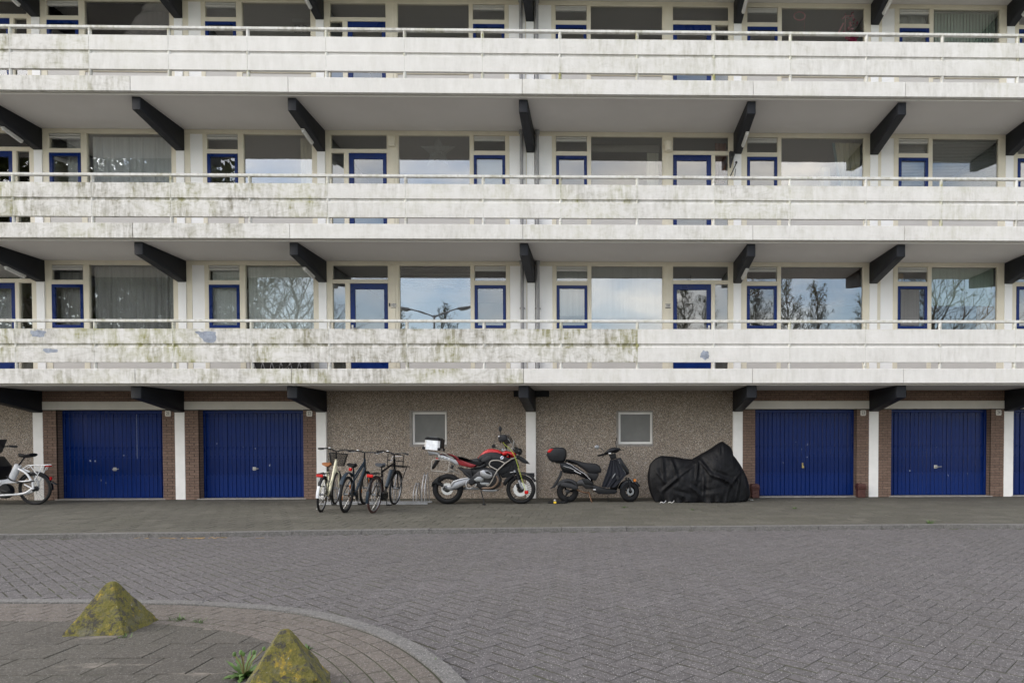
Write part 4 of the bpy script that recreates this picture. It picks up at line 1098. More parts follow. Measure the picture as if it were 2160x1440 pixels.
# front corner at (-1.80,-10.92): sides run along the kerb
pyramid('mossy yellow concrete pyramid bollard standing whole in front of the kerb', -1.975, -10.735, .435, .355, radians(3), 3)
pyramid('worn yellow and black concrete pyramid bollard cut off at the picture bottom beside weeds', -.135, -12.03, .46, .355, radians(20), 11)
def leaf_blade(M, p, az, ln, w, rise, droop, mat=0, serr=0):
    n = 7; d = Vector((cos(az), sin(az), 0)); sd = Vector((-sin(az), cos(az), 0)); L_ = []; R_ = []
    for i in range(n + 1):
        t = i / n; q = p + d * ln * t + Vector((0, 0, rise * t - droop * t * t)); ww = w * sin(pi * min(1, .08 + t * .92)) * (1 + serr * (.35 if i % 2 else -.35))
        L_.append(q + sd * ww); R_.append(q - sd * ww)
    vs = L_ + R_ + [v - Vector((0, 0, .0015)) for v in L_ + R_]; k = n + 1; fs = []
    for i in range(n): fs += [(i, i + 1, k + i + 1, k + i), (2 * k + i, 3 * k + i, 3 * k + i + 1, 2 * k + i + 1)]
    M.add(vs, fs, mat)
def dandelion(x, y, seed, label, n=22, flowers=3, size=1.0, ht=.16):
    r = random.Random(seed); root = empty('weed_plant', (x, y, -.004)); 
    for i in range(n):
        M = MB(); leaf_blade(M, Vector((0, 0, 0)), i * 2.4 + r.random(), size * r.uniform(.07, .14), size * r.uniform(.009, .016), size * r.uniform(.05, .13), size * r.uniform(.0, .08), 0, 1)
        M.build('leaf', 'leaf', root, sharp=80)
    for i in range(flowers):
        a = r.uniform(0, 6.28); hh = size * r.uniform(.7, 1.0) * ht; rr = size * r.uniform(.02, .11)
        M = MB(); M.tube([(0, 0, 0), (rr * .4 * cos(a), rr * .4 * sin(a), hh * .6), (rr * cos(a), rr * sin(a), hh)], .0032 * size, 6); so = M.build('stalk', 'stalk', root)
        MB().lathe([(0, -.012), (.009, -.008), (.010, .006), (.006, .014), (0, .015)], (rr * cos(a), rr * sin(a), hh), 'z', 10).build('flower_bud', 'leaf', so)
    return tag(root, label, 'weed')
dandelion(-.475, -11.80, 5, 'dandelion with toothed leaves and closed buds beside the bottom pyramid bollard', 26, 5, 1.05)
dandelion(.03, -12.10, 6, 'small weed growing against the front of the bottom pyramid bollard', 9, 1, .6)
dandelion(.16, -11.97, 16, 'tiny weed between the curved bricks right of the bottom pyramid bollard', 7, 0, .35)
dandelion(-.33, -11.28, 8, 'tiny weed in the joint behind the bottom pyramid bollard', 8, 0, .4)
def tuft(x, y, seed, label, n=26, ln=.05, z=0.0):
    r = random.Random(seed); M = MB(); M.lathe([(0, .003), (.012, .002), (.016, 0)], (0, 0, 0), 'z', 8)
    for i in range(n):
        leaf_blade(M, Vector((r.gauss(0, .022), r.gauss(0, .013), 0)), r.uniform(0, 6.28), ln * r.uniform(.4, 1.0), .0022, ln * r.uniform(.3, 1.1), ln * r.uniform(0, .5))
    o = M.build('grass_tuft', 'leaf', None, (x, y, z - .004), sharp=80); return tag(o, label, 'grass tuft', 'grass tufts in the joints')
tuft(-1.62, -10.53, 1, 'thin grass growing at the right foot of the whole pyramid bollard', 34, .05)
tuft(-1.42, -10.60, 2, 'sparse grass in the joint right of the whole pyramid bollard', 24, .045)
tuft(-1.72, -10.98, 3, 'grass at the front right corner of the whole pyramid bollard', 20, .04)
tuft(6.85, -4.93, 5, 'green grass tuft at the kerb joint on the right', 60, .075)
tuft(5.35, -2.55, 6, 'yellowish grass tuft in the pavement before garage 23', 50, .05)
tuft(2.05, -2.2, 7, 'small grass tuft on the pavement in front of the scooter', 46, .045)
tuft(3.35, -2.75, 9, 'small grass tuft on the pavement in front of the covered motorcycle', 36, .04)
tuft(.55, -11.55, 10, 'tiny grass tuft in the gutter of the curved kerb', 22, .03)
def guard(label, x, y, s):
    root = empty('iron_guard', (x, y, 0)); M = MB()
    M.bbox(-.085, .085, -.09, .10, 0, .20, .012); M.bbox(-.10, .10, -.105, .115, .195, .225, .008); M.build('base', 'iron', root)
    M = MB(); M.prism([(-.10, .225), (.10, .225), (.085, .30), (.05, .325), (-.07, .325), (-.095, .30)], -.10, .11, .012); M.build('cap', 'iron', root)
    M = MB(); M.ball((.0, -.092, .11), .014); M.ball((.0, -.102, .275), .012); M.build('bolt', 'iron', root)
    return tag(root, label, 'wheel guard', 'red brown iron guards at garage 23')
guard('red brown iron wheel guard at the left jamb of garage 23 beside the covered motorcycle', 5.14, -.08, 1)
guard('red brown iron wheel guard at the right jamb of garage 23', 7.60, -.08, 1)
# litter
M = MB(); M.bbox(-.05, .05, -.03, .03, 0, .008, .002); tag(M.build('paper_scrap', 'lampwhite', None, (4.93, -.62, .001), (0, .1, .4)), 'small white paper scrap by the left guard of garage 23', 'litter')
r_ = random.Random(9)
M = MB()
for i in range(26):
    a = r_.uniform(0, 3); x, y = r_.gauss(0, .35), r_.gauss(0, .03); M.obox((x, y, .006), (r_.uniform(.03, .16), r_.uniform(.005, .015), .004), (0, 0, a))
o = M.build('dry_leaf_litter', 'straw_curtain', None, (-4.3, -5.80, ROADZ)); o['kind'] = 'stuff'
# ---------------------------------------------------------------- vehicles
for n, a in dict(tyre=((.011, .011, .012), .8), black_plastic=((.007, .0075, .009), .5), black_gloss=((.004, .0045, .006), .2), dark_grey=((.022, .023, .026), .5), charcoal=((.010, .011, .0135), .5), seat_black=((.010, .0105, .013), .55), fabric_navy=((.012, .0135, .020), .85),
                 red_paint=((.42, .008, .010), .28), red_vinyl=((.22, .012, .018), .5), red_lamp=((.50, .008, .008), .2), orange_lamp=((.75, .22, .02), .25), yellow=((.75, .50, .02), .4), lime=((.42, .50, .06), .45), cream_paint=((.66, .63, .46), .35), white_paint=((.72, .73, .75), .3),
                 tan=((.36, .14, .05), .5), blue_grey=((.018, .030, .044), .35), reflector=((.6, .6, .62), .3), cream_tyre=((.07, .032, .027), .75), beige_bar=((.30, .28, .25), .4), saddle_grey=((.055, .062, .075), .7), emblem_blue=((.02, .10, .35), .3), brown_metal=((.16, .105, .07), .5)).items():
    MAT[n] = plain('m_' + n, a[0], a[1], var=.12, scale=12, spec=.32 if max(a[0]) < .05 else .5)
for n, c, r in (('steel', (.55, .55, .56), .32), ('alu', (.33, .335, .35), .4), ('alu_case', (.72, .73, .75), .4), ('alu_dull', (.28, .29, .30), .45), ('spoke', (.16, .16, .165), .4), ('galv', (.42, .43, .45), .5), ('rusty', (.20, .12, .075), .6), ('engine_grey', (.055, .055, .058), .45), ('chain_m', (.12, .10, .08), .5)):
    MAT[n] = plain('m_' + n, c, r, .85, var=.15, scale=14)
def clear_plastic():
    k = NT('clear_plastic'); tr = k.n('BsdfTransparent'); tr.inputs['Color'].default_value = (.86, .87, .86, 1); gl = k.n('BsdfGlossy', Roughness=.08); fr = k.n('Fresnel', IOR=1.5)
    ms = k.n('MixShader'); k.l(k.math('ADD', fr.outputs['Fac'], .05, True), ms.inputs['Fac']); k.l(tr.outputs[0], ms.inputs[1]); k.l(gl.outputs[0], ms.inputs[2]); k.l(ms.outputs[0], k.o.inputs['Surface']); return k.m
MAT['clear'] = clear_plastic()

def wheel(parent, c, R, w, spokes=32, tyre='tyre', rim='alu', rimw=None, hub=.03, name='wheel', tr=None, spoke_r=.0016, side='y', cast=None, disc=None):
    """spoked (or cast) wheel turning about y"""
    root = empty(name, c, parent=parent); tr = tr or w * .55
    prof = []
    for i in range(13):
        a = -radians(125) + radians(250) * i / 12; prof.append((R - tr + tr * cos(a), w / 2 * sin(a)))
    MB().lathe(prof, (0, 0, 0), 'y', 48, closed=True).build('tyre', tyre, root)
    rw = rimw or w * .42; Ri = R - tr * 1.55
    MB().lathe([(Ri, -rw * .55), (Ri - .010, -rw * .6), (Ri - .016, -rw * .2), (Ri - .016, rw * .2), (Ri - .010, rw * .6), (Ri, rw * .55)], (0, 0, 0), 'y', 48, closed=True).build('rim', rim, root)
    MB().lathe([(0, -.055), (.012, -.055), (hub, -.04), (hub * .6, -.025), (hub * .6, .025), (hub, .04), (.012, .055), (0, .055)], (0, 0, 0), 'y', 18).build('hub', 'engine_grey' if hub > .04 else 'alu_dull', root)
    if cast:
        M = MB()
        for i in range(cast):
            a = 2 * pi * i / cast; d = Vector((cos(a), 0, sin(a))); t = Vector((-sin(a), 0, cos(a)))
            M.tube([d * hub * .5, d * (Ri * .5) + t * .012, d * (Ri - .004)], [.028, .020, .026], 8)
        M.build('spoke', rim, root)
    elif spokes:
        M = MB()
        for i in range(spokes):
            a = 2 * pi * i / spokes; s = 1 if i % 2 else -1; b = a + (.9 if (i // 2) % 2 else -.9) * .5
            M.tube([(hub * .85 * cos(b), .034 * s, hub * .85 * sin(b)), ((Ri - .012) * cos(a), 0, (Ri - .012) * sin(a))], spoke_r, 4, caps=False)
        M.build('spokes', 'spoke', root)
    if disc: MB().lathe([(disc[0], -.003), (disc[1], -.003), (disc[1], .003), (disc[0], .003)], (0, disc[2], 0), 'y', 36, closed=True).build('brake_disc', 'steel', root)
    return root
def smooth_path(P, per=5):
    P = [Vector(p) for p in P]; o = []
    for i in range(len(P) - 1):
        a = P[max(i - 1, 0)]; b = P[i]; c = P[i + 1]; d = P[min(i + 2, len(P) - 1)]
        for k in range(per):
            t = k / per; o.append(.5 * ((2 * b) + (c - a) * t + (2 * a - 5 * b + 4 * c - d) * t * t + (3 * b - a - 3 * c + d) * t ** 3))
    o.append(P[-1]); return o
def arc_fender(M, c, R, a0, a1, w, th=.003, n=22, mat=0, drop=.012):
    """mudguard strip round a wheel, angles in degrees from +x, y across"""
    sec = [(-w / 2, -drop), (-w / 2 * .8, -.002), (0, .003), (w / 2 * .8, -.002), (w / 2, -drop)]; vs = []
    for i in range(n + 1):
        a = radians(a0 + (a1 - a0) * i / n)
        for off_ in (0, -th):
            for y, d in sec: r = R + d + off_; vs.append((c[0] + r * cos(a), c[1] + y, c[2] + r * sin(a)))
    k = len(sec); fs = []
    for i in range(n):
        b = i * 2 * k; e = (i + 1) * 2 * k
        for j in range(k - 1): fs += [(b + j, b + j + 1, e + j + 1, e + j), (b + k + j, e + k + j, e + k + j + 1, b + k + j + 1)]
        fs += [(b, e, e + k, b + k), (b + k - 1, b + 2 * k - 1, e + 2 * k - 1, e + k - 1)]
    fs += [tuple(range(k)) + tuple(range(2 * k - 1, k - 1, -1)), tuple(n * 2 * k + j for j in list(range(k)) + list(range(2 * k - 1, k - 1, -1)))]
    return M.add(vs, fs, mat)

# ---- bicycles: local +x points forward, z up, wheels turn about y
def bicycle(label, loc, heading, lean, o):
    root = empty('bicycle', loc); root.rotation_mode = 'XYZ'
    root.matrix_world = Matrix.Translation(loc) @ Matrix.Rotation(heading, 4, 'Z') @ Matrix.Rotation(lean, 4, 'X')
    R = o.get('R', .335); wb = o.get('wb', 1.10); fr = o['frame']; fz = o.get('fz', .0)
    rc = Vector((0, 0, R)); fc = Vector((wb, 0, R + fz)); bb = Vector((.44, 0, R - .05))
    st = Vector((.28, 0, R + .40)); ht = Vector((wb - .20, 0, R + .56 + fz)); hb = ht + Vector((.05, 0, -.16))
    w = wheel(root, rc, R, o.get('tw', .042), tyre=o.get('tyre', 'tyre'), rim=o.get('rim', 'alu'))
    w2 = wheel(root, fc, R, o.get('tw', .042), tyre=o.get('tyre_f', o.get('tyre', 'tyre')), rim=o.get('rim', 'alu'))
    for ww in (w, w2):
        for a in ((.6, 3.4) if o.get('refl', 1) else ()): MB().obox((.22 * cos(a), .012, .22 * sin(a)), (.05, .012, .07), (0, -a, 0)).build('reflector', o.get('reflm', 'orange_lamp'), ww)
    M = MB(); tr_ = .019
    if o['style'] == 'step':
        M.tube(smooth_path([ht, ht + Vector((-.08, 0, -.14)), bb + Vector((.16, 0, .18)), bb + Vector((.04, 0, .02)), bb]), .024, 10)
        M.tube(smooth_path([hb, hb + Vector((-.10, 0, -.10)), bb + Vector((.05, 0, .20)), st + Vector((.06, 0, -.24))]), .014, 8)
    elif o['style'] == 'high':
        M.tube([hb, bb], .024, 10); M.tube([st + Vector((0, 0, .02)), ht + Vector((.01, 0, -.04))], .02, 10)
    else:
        M.tube([hb + Vector((.0, 0, .0)), bb], .026, 10); M.tube([ht + Vector((.0, 0, -.02)), st + Vector((.03, 0, -.10))], .018, 10); M.tube([ht + Vector((.02, 0, -.07)), st + Vector((.04, 0, -.18))], .014, 8)
    M.tube([st + Vector((-.01, 0, .03)), bb], .018, 10); M.tube([ht + Vector((-.012, 0, .04)), hb + Vector((.012, 0, -.04))], .022, 12)
    for s in (-1, 1):
        M.tube([rc + Vector((0, .062 * s, 0)), bb + Vector((-.05, .03 * s, 0)), bb], .010, 8); M.tube([rc + Vector((0, .062 * s, 0)), st + Vector((.02, .02 * s, -.06))], .009, 8)
    M.build('frame', fr, root)
    M = MB(); crown = hb + Vector((.02, 0, -.06))
    M.tube([ht + Vector((0, 0, .02)), crown], .016, 10)
    for s in (-1, 1): M.tube(smooth_path([crown + Vector((0, .0, 0)), crown + Vector((.01, .05 * s, -.02)), crown.lerp(fc, .55) + Vector((-.005, .052 * s, 0)), fc + Vector((0, .052 * s, 0))]), [.014] * 5 + [.013] * 5 + [.010] * 6, 8)
    M.build('fork', o.get('fork', fr), root)
    # saddle
    sp = st + Vector((-.055, 0, o.get('sh', .16))); sad = MB(); vs = []; n = 14
    for i in range(n + 1):
        t = i / n; x = -.14 + .27 * t; hw = .085 * (1 - t) ** .7 * (1 if t > .08 else .75) + .022 * t + .010; zt = .018 + .012 * cos(t * 5)
        for k in range(10):
            a = 2 * pi * k / 10; vs.append((sp.x + x, hw * cos(a), sp.z + zt + (.028 if sin(a) > 0 else .045) * sin(a)))
    fs = [(i * 10 + k, i * 10 + (k + 1) % 10, (i + 1) * 10 + (k + 1) % 10, (i + 1) * 10 + k) for i in range(n) for k in range(10)] + [tuple(range(9, -1, -1)), tuple(n * 10 + k for k in range(10))]
    sad.add(vs, fs); sd = sad.build('saddle', o.get('saddle', 'black_plastic'), root, sharp=60)
    MB().tube([st, sp + Vector((0, 0, -.01))], .0135, 10).build('seat_post', 'steel' if o.get('post') else 'black_plastic', root)
    if o.get('sadbag'): MB().bbox(sp.x - .15, sp.x - .10, -.028, .028, sp.z - .095, sp.z - .035, .010).build('saddle_light', 'red_lamp', root)
    # handlebar
    hh = o.get('hh', .14); stem = ht + Vector((-.01 - hh * .25, 0, hh)); M = MB(); M.tube([ht, stem], .014, 10)
    half = o.get('hw', .30); sweep = o.get('sweep', .10); rise = o.get('rise', .03)
    for s in (-1, 1): M.tube(smooth_path([stem + Vector((.03, 0, 0)), stem + Vector((.035, .08 * s, rise * .6)), stem + Vector((0, half * .6 * s, rise)), stem + Vector((-sweep, half * s, rise * .8))]), .0125, 8)
    hbo = M.build('handlebar', o.get('bar', 'black_plastic'), root)
    for s in (-1, 1):
        e = stem + Vector((-sweep, half * s, rise * .8)); d = (Vector((-sweep, half * .4 * s, -.2 * rise))).normalized()
        MB().tube([e - d * .10, e + d * .02], .017, 10).build('grip', o.get('gripm', 'black_plastic'), hbo)
        M = MB(); M.tube([e - d * .13 + Vector((.02, 0, -.005)), e - d * .09 + Vector((.045, 0, -.02)), e + Vector((.035, 0, -.03))], [.012, .007, .005], 6); M.build('brake_lever', 'steel', hbo)
    MB().lathe([(0, .02), (.022, .015), (.025, 0), (0, 0)], (stem.x - .03, .12, stem.z + rise + .012), 'z', 14).build('bell', o.get('bellm', 'steel'), hbo)
    M = MB()
    for s in (-1, 1): M.tube(smooth_path([stem + Vector((.02, .16 * s, rise)), stem + Vector((.10, .10 * s, .02 + rise)), hb + Vector((.06, .02 * s, .05)), hb + Vector((.0, .02 * s, -.1))]), .0028, 5)
    M.build('cables', 'black_plastic', root)
    # transmission
    M = MB(); M.lathe([(.0, .045), (.085, .045), (.092, .048), (.085, .051), (0, .051)], (bb.x, -.095, bb.z), 'y', 24); M.tube([bb + Vector((0, -.06, 0)), bb + Vector((.02, -.075, -.17))], .009, 8); M.tube([bb + Vector((0, .06, 0)), bb + Vector((-.02, .075, .17))], .009, 8); M.tube([bb + Vector((0, -.06, 0)), bb + Vector((0, .06, 0))], .02, 10)
    cs = M.build('crankset', 'engine_grey', root)
    for s in (-1, 1): MB().bbox(bb.x + (-.02 - .05 if s > 0 else .02 - .05), bb.x + (.03 if s > 0 else .07), .08 * s - (.0 if s > 0 else .08), .08 * s + (.08 if s > 0 else 0), bb.z + .17 * s - .011, bb.z + .17 * s + .011, .004).build('pedal', 'black_plastic', cs)
    M = MB(); y = -.047
    M.tube([(bb.x, y, bb.z + .09), (rc.x, y, rc.z + .04)], .004, 5); M.tube([(bb.x, y, bb.z - .09), (rc.x, y, rc.z - .04)], .004, 5); M.lathe([(.0, -.004), (.045, -.004), (.045, .004), (0, .004)], (rc.x, y, rc.z), 'y', 18)
    if o.get('derail'): M.tube([(rc.x + .02, y - .01, rc.z - .05), (rc.x + .04, y - .01, rc.z - .12)], .014, 8)
    M.build('chain', 'chain_m' if not o.get('rustcog') else 'rusty', root)
    # mudguards
    if o.get('mud'):
        M = MB(); arc_fender(M, rc, R + .022, 20, o.get('mud_end', 195), .052); mg = M.build('mudguard', o['mud'], root)
        if o.get('mudtip'):
            M = MB(); arc_fender(M, rc, R + .026, 150 if o['mudtip'] == 'white_paint' else 165, 186 if o['mudtip'] == 'white_paint' else 200, .054, n=6); M.build('mudguard_tip', o['mudtip'], mg)
        M = MB(); arc_fender(M, fc, R + .022, o.get('fmud0', 30), 150, .052); M.build('mudguard', o['mud'], root)
    if o.get('rack'):
        z = R + .40; M = MB()
        for s in (-1, 1):
            M.tube([(.16, .05 * s, z + .01), (-.28, .06 * s, z)], .0065, 8); M.tube([(-.20, .06 * s, z), (0, .07 * s, R)], .0055, 8); M.tube([(-.02, .06 * s, z), (0, .07 * s, R)], .0055, 8)
        for x in (-.27, -.13, .02, .15): M.tube([(x, -.06, z), (x, .06, z)], .006, 8)
        M.build('rear_rack', o.get('rackm', 'black_plastic'), root)
        if o.get('tail', 1):
            M = MB(); M.bbox(-.315, -.285, -.06, .06, z - .055, z + .0, .010); M.build('rear_light', 'red_lamp', root)
    M = MB(); M.tube([bb + Vector((-.08, .05, -.02)), Vector((bb.x - .06, .17, .012))], .009, 8); M.build('kickstand', 'steel', root)
    if o.get('skirt_lock'): pass
    return tag(root, label, 'bicycle', None), dict(R=R, fc=fc, ht=ht, stem=stem, hb=hb, bb=bb, rc=rc, st=st)
hd1, hd2, hd3 = radians(90 + 8), radians(90 + 1), radians(90 - 3)
LEAN = radians(5)
b1, i1 = bicycle('cream step-through bicycle with tan saddle and black front basket, leftmost of three', Vector((-3.70, -2.78, -.008)), hd1, LEAN,
    dict(style='step', frame='cream_paint', saddle='tan', mud='dark_grey', mudtip='white_paint', mud_end=165, rack=1, hh=.19, sweep=.14, hw=.29, rise=.05, sh=.15, derail=1, fz=.05, R=.335, wb=1.06, reflm='black_plastic', refl=0))
# wire basket on the cream bicycle
M = MB(); c = i1['stem'] + Vector((.22, 0, -.16)); 
def ringpts(w, d, z, n=28):
    o = []
    for i in range(n):
        a = 2 * pi * i / n; q = (abs(cos(a)) ** 4 + abs(sin(a)) ** 4) ** -.25; o.append((c.x + d * q * cos(a), w * q * sin(a), c.z + z))
    return o
for j in range(15):
    t = j / 14; M.tube(ringpts(.125 + .05 * t, .085 + .035 * t, -.13 + .25 * t), .0022 if j < 14 else .0055, 5, closed=True)
tp, bt = ringpts(.175, .12, .12, 64), ringpts(.125, .085, -.13, 64)
for a, b in zip(tp, bt): M.tube([a, b], .0019, 4, caps=False)
bt2 = ringpts(.125, .085, -.13, 28)
M.add(bt2, [tuple(range(28))])
M.build('basket', 'black_plastic', b1)
b2, i2 = bicycle('dark blue sports bicycle with brown rear gear, middle of the three', Vector((-3.21, -2.87, -.008)), hd2, LEAN,
    dict(style='diamond', frame='blue_grey', fork='black_gloss', saddle='black_plastic', hh=.16, sweep=.05, hw=.29, rise=.02, sh=.13, derail=1, rustcog=1, sadbag=1, fz=.05, R=.345, wb=1.08, tw=.05, rim='dark_grey'))
M = MB(); arc_fender(M, i2['rc'], i2['R'] + .075, 50, 150, .07, n=14); M.build('mudguard', 'blue_grey', b2)
b3, i3 = bicycle('black transport bicycle with front carrier and reddish rear tyre, rightmost of three', Vector((-2.655, -2.97, -.008)), hd3, LEAN,
    dict(style='high', frame='black_gloss', saddle='saddle_grey', mud='black_gloss', mudtip='blue_grey', mud_end=200, rack=1, hh=.13, sweep=.09, hw=.30, rise=.04, sh=.14, fz=.05, tyre='cream_tyre', tyre_f='tyre', bar='black_gloss', R=.34, wb=1.10, refl=0))
M = MB(); x = i3['ht'].x + .20; z = i3['ht'].z - .12
for s in (-1, 1):
    M.tube([(x - .14, .16 * s, z), (x - .14, .16 * s, z + .24), (x - .14, 0, z + .25)], .011, 8); M.tube([(x - .14, .16 * s, z), (x + .22, .17 * s, z), (x + .24, 0, z)], .011, 8)
    M.tube([(x + .12, .15 * s, z), i3['fc'] + Vector((0, .075 * s, 0))], .0095, 8)
for q in (-.05, .05, .15): M.tube([(x + q, -.165, z), (x + q, .165, z)], .0095, 8)
for q in (-.08, 0, .08): M.tube([(x - .14, q, z), (x + .23, q, z)], .009, 8)
M.tube([(x - .14, -.16, z + .12), (x - .14, .16, z + .12)], .009, 8); M.build('front_carrier', 'black_gloss', b3)
MB().tube([(x - .145, -.12, z + .22), (x - .15, .06, z + .20), (x - .15, .10, z + .08), (x - .15, .02, z + .17)], .007, 6).build('strap', 'reflector', b3)
M = MB(); M.bbox(.16, .46, -.10, -.04, i3['bb'].z - .07, i3['bb'].z + .10, .03); M.build('chain_case', 'black_gloss', b3)
M = MB(); M.tube([i3['hb'] + Vector((-.20, 0, -.02)), i3['bb'] + Vector((.12, 0, .16))], .035, 12); M.build('down_tube_case', 'blue_grey', b3)
# galvanised bicycle rack
rk = empty('bicycle_rack', (0, 0, 0)); M = MB()
M.bbox(-4.35, -2.05, -1.38, -1.34, 0, .03, .006); M.bbox(-4.35, -2.05, -.98, -.94, 0, .03, .006); M.build('base_rail', 'galv', rk)
for i, xx in enumerate((-4.10, -3.66, -3.18, -2.78, -2.32, -2.14)):
    lo_ = i % 2; h = .42 if not lo_ else .60
    M = MB()
    for q in (-.03, .03): M.tube(smooth_path([(xx + q, -1.36, .03), (xx + q, -1.36, h * .55), (xx + q, -1.18, h), (xx + q, -1.10, h - .02), (xx + q, -.96, .03)], 4), .009, 8)
    M.tube([(xx - .03, -1.16, h), (xx + .03, -1.16, h)], .009, 8); M.build('loop', 'galv', rk)
tag(rk, 'galvanised bicycle rack with wire loops at the pebble wall', 'bicycle rack')

# ---- white cargo bicycle, mostly outside the left edge (it points left)
cb = empty('cargo_bicycle', (-10.38, -1.09, -.008)); R = .345
rcw = Vector((0, 0, R))
wheel(cb, rcw, R, .055, rim='dark_grey', hub=.055)
wheel(cb, Vector((-1.95, 0, .26)), .26, .055, rim='dark_grey', hub=.04)
M = MB()
stt = Vector((-.34, 0, .83)); bbv = Vector((-.62, 0, .30))
M.tube([stt + Vector((0, 0, .02)), Vector((-.45, 0, .62)), Vector((-.50, 0, .50))], [.062, .066, .062], 16)
M.tube(smooth_path([Vector((-.46, 0, .55)), Vector((-.60, 0, .50)), Vector((-.95, 0, .47)), Vector((-1.5, 0, .40)), Vector((-1.80, 0, .70))]), .05, 14)
for s in (-1, 1):
    M.tube(smooth_path([stt + Vector((.04, .04 * s, -.06)), Vector((-.12, .065 * s, .67)), Vector((-.02, .068 * s, .52))]), .020, 8)
    M.tube([Vector((-.02, .068 * s, .52)), Vector((-.25, .06 * s, .50)), Vector((-.60, .05 * s, .47)), Vector((-.72, .05 * s, .40)), Vector((-.70, .05 * s, .30)), Vector((-.62, .05 * s, .24))], .017, 8)
    M.tube(smooth_path([Vector((.0, .068 * s, .36)), Vector((-.16, .07 * s, .26)), Vector((-.45, .06 * s, .225)), Vector((-.9, .06 * s, .215)), Vector((-1.5, .06 * s, .23))]), .022, 8)
    M.tube([Vector((.0, .068 * s, .52)), Vector((.02, .07 * s, R))], .018, 8); M.tube([Vector((-.16, .07 * s, .44)), Vector((.02, .07 * s, R))], .014, 8)
M.build('frame', 'white_paint', cb)
M = MB(); M.lathe([(0, -.07), (.15, -.06), (.16, 0), (.15, .06), (0, .07)], tuple(bbv), 'y', 24); M.build('motor', 'black_plastic', cb)
M = MB(); M.tube([bbv + Vector((0, -.10, 0)), bbv + Vector((.02, -.11, .02)), bbv + Vector((.17, -.11, .0))], .011, 8); ck = M.build('crank', 'engine_grey', cb); MB().bbox(-.49, -.40, -.20, -.11, .29, .315, .004).build('pedal', 'black_plastic', ck)
M = MB(); sp = Vector((-.17, 0, 1.06)); vs = []
for i in range(15):
    t = i / 14; x = .15 - .30 * t; hw = .088 * (1 - t) ** .7 + .024
    for k in range(10):
        a = 2 * pi * k / 10; vs.append((sp.x + x, hw * cos(a), sp.z + .012 * cos(t * 5 + .6) + (.03 if sin(a) > 0 else .05) * sin(a)))
M.add(vs, [(i * 10 + k, i * 10 + (k + 1) % 10, (i + 1) * 10 + (k + 1) % 10, (i + 1) * 10 + k) for i in range(14) for k in range(10)] + [tuple(range(10)), tuple(140 + k for k in range(10))]); M.build('saddle', 'black_plastic', cb, sharp=60)
MB().tube([stt, sp + Vector((-.02, 0, -.03))], .015, 10).build('seat_post', 'black_plastic', cb)
M = MB(); z = .845
for s in (-1, 1):
    M.tube([(-.08, .06 * s, z), (.30, .06 * s, z + .005)], .010, 8); M.tube([(-.05, .06 * s, z), (.10, .075 * s, .66)], .007, 8); M.tube([(.22, .06 * s, z), (.02, .075 * s, .46)], .008, 8); M.tube([(.25, .06 * s, z), (.21, .05 * s, .74)], .006, 8); M.tube([(-.08, .06 * s, z), (-.20, .05 * s, .78)], .009, 8)
for x in (-.06, .1, .29): M.tube([(x, -.06, z), (x, .06, z)], .007, 8)
M.build('rear_rack', 'white_paint', cb); MB().bbox(.24, .33, -.045, .045, .81, .835, .006).build('rear_light', 'red_lamp', cb)
M = MB(); arc_fender(M, rcw, R + .025, -5, 150, .065, n=26); mg = M.build('mudguard', 'black_gloss', cb); MB().bbox(.325, .345, -.025, .025, .53, .60, .005).build('reflector', 'red_lamp', mg)
MB().prism([(.36, .50), (.46, .44), (.45, .425), (.35, .475)], -.03, .03, .004).build('mud_flap', 'dark_grey', mg)
MB().tube(smooth_path([(-.52, -.08, .62), (-.40, -.09, .53), (-.15, -.09, .485), (.05, -.09, .52), (-.1, -.09, .50), (-.30, -.085, .47)]), .013, 6).build('cable_lock', 'black_plastic', cb)
M = MB()
M.tube(smooth_path([(-.98, -.05, .90), (-.92, -.25, 1.20), (-.82, -.33, 1.245)]), .013, 8); M.tube(smooth_path([(-.98, .05, .90), (-.92, .25, 1.20), (-.82, .33, 1.245)]), .013, 8); M.tube([(-.95, 0, .45), (-.98, 0, .92)], .02, 10)
hb_ = M.build('handlebar', 'black_plastic', cb)
for s in (-1, 1):
    MB().tube([(-.80, .335 * s, 1.25), (-.66, .36 * s, 1.235)], [.018, .021], 10).build('grip', 'dark_grey', hb_); MB().tube([(-.86, .32 * s, 1.24), (-.80, .36 * s, 1.225), (-.70, .40 * s, 1.215)], [.012, .008, .006], 6).build('brake_lever', 'steel', hb_)
MB().lathe([(0, .02), (.035, .012), (.038, -.012), (0, -.02)], (-.88, -.33, 1.29), 'z', 16).build('bell', 'black_plastic', hb_)
M = MB(); M.prism([(-.88, 1.02), (-.72, .82), (-.74, .70), (-.82, .52), (-1.75, .52), (-1.95, 1.02)], -.32, .32, .03); bxx = M.build('cargo_box', 'black_plastic', cb)
MB().prism([(-.82, 1.39), (-.93, 1.12), (-1.05, 1.02), (-1.95, 1.02), (-1.9, 1.34)], -.33, .33, .03).build('box_canopy', 'charcoal', cb)
M = MB(); M.bbox(-.775, -.765, -.33, -.28, .78, .83, .002); M.build('reflector', 'red_lamp', cb)
tag(cb, 'white electric cargo bicycle with black box cut off by the left picture edge', 'cargo bicycle')

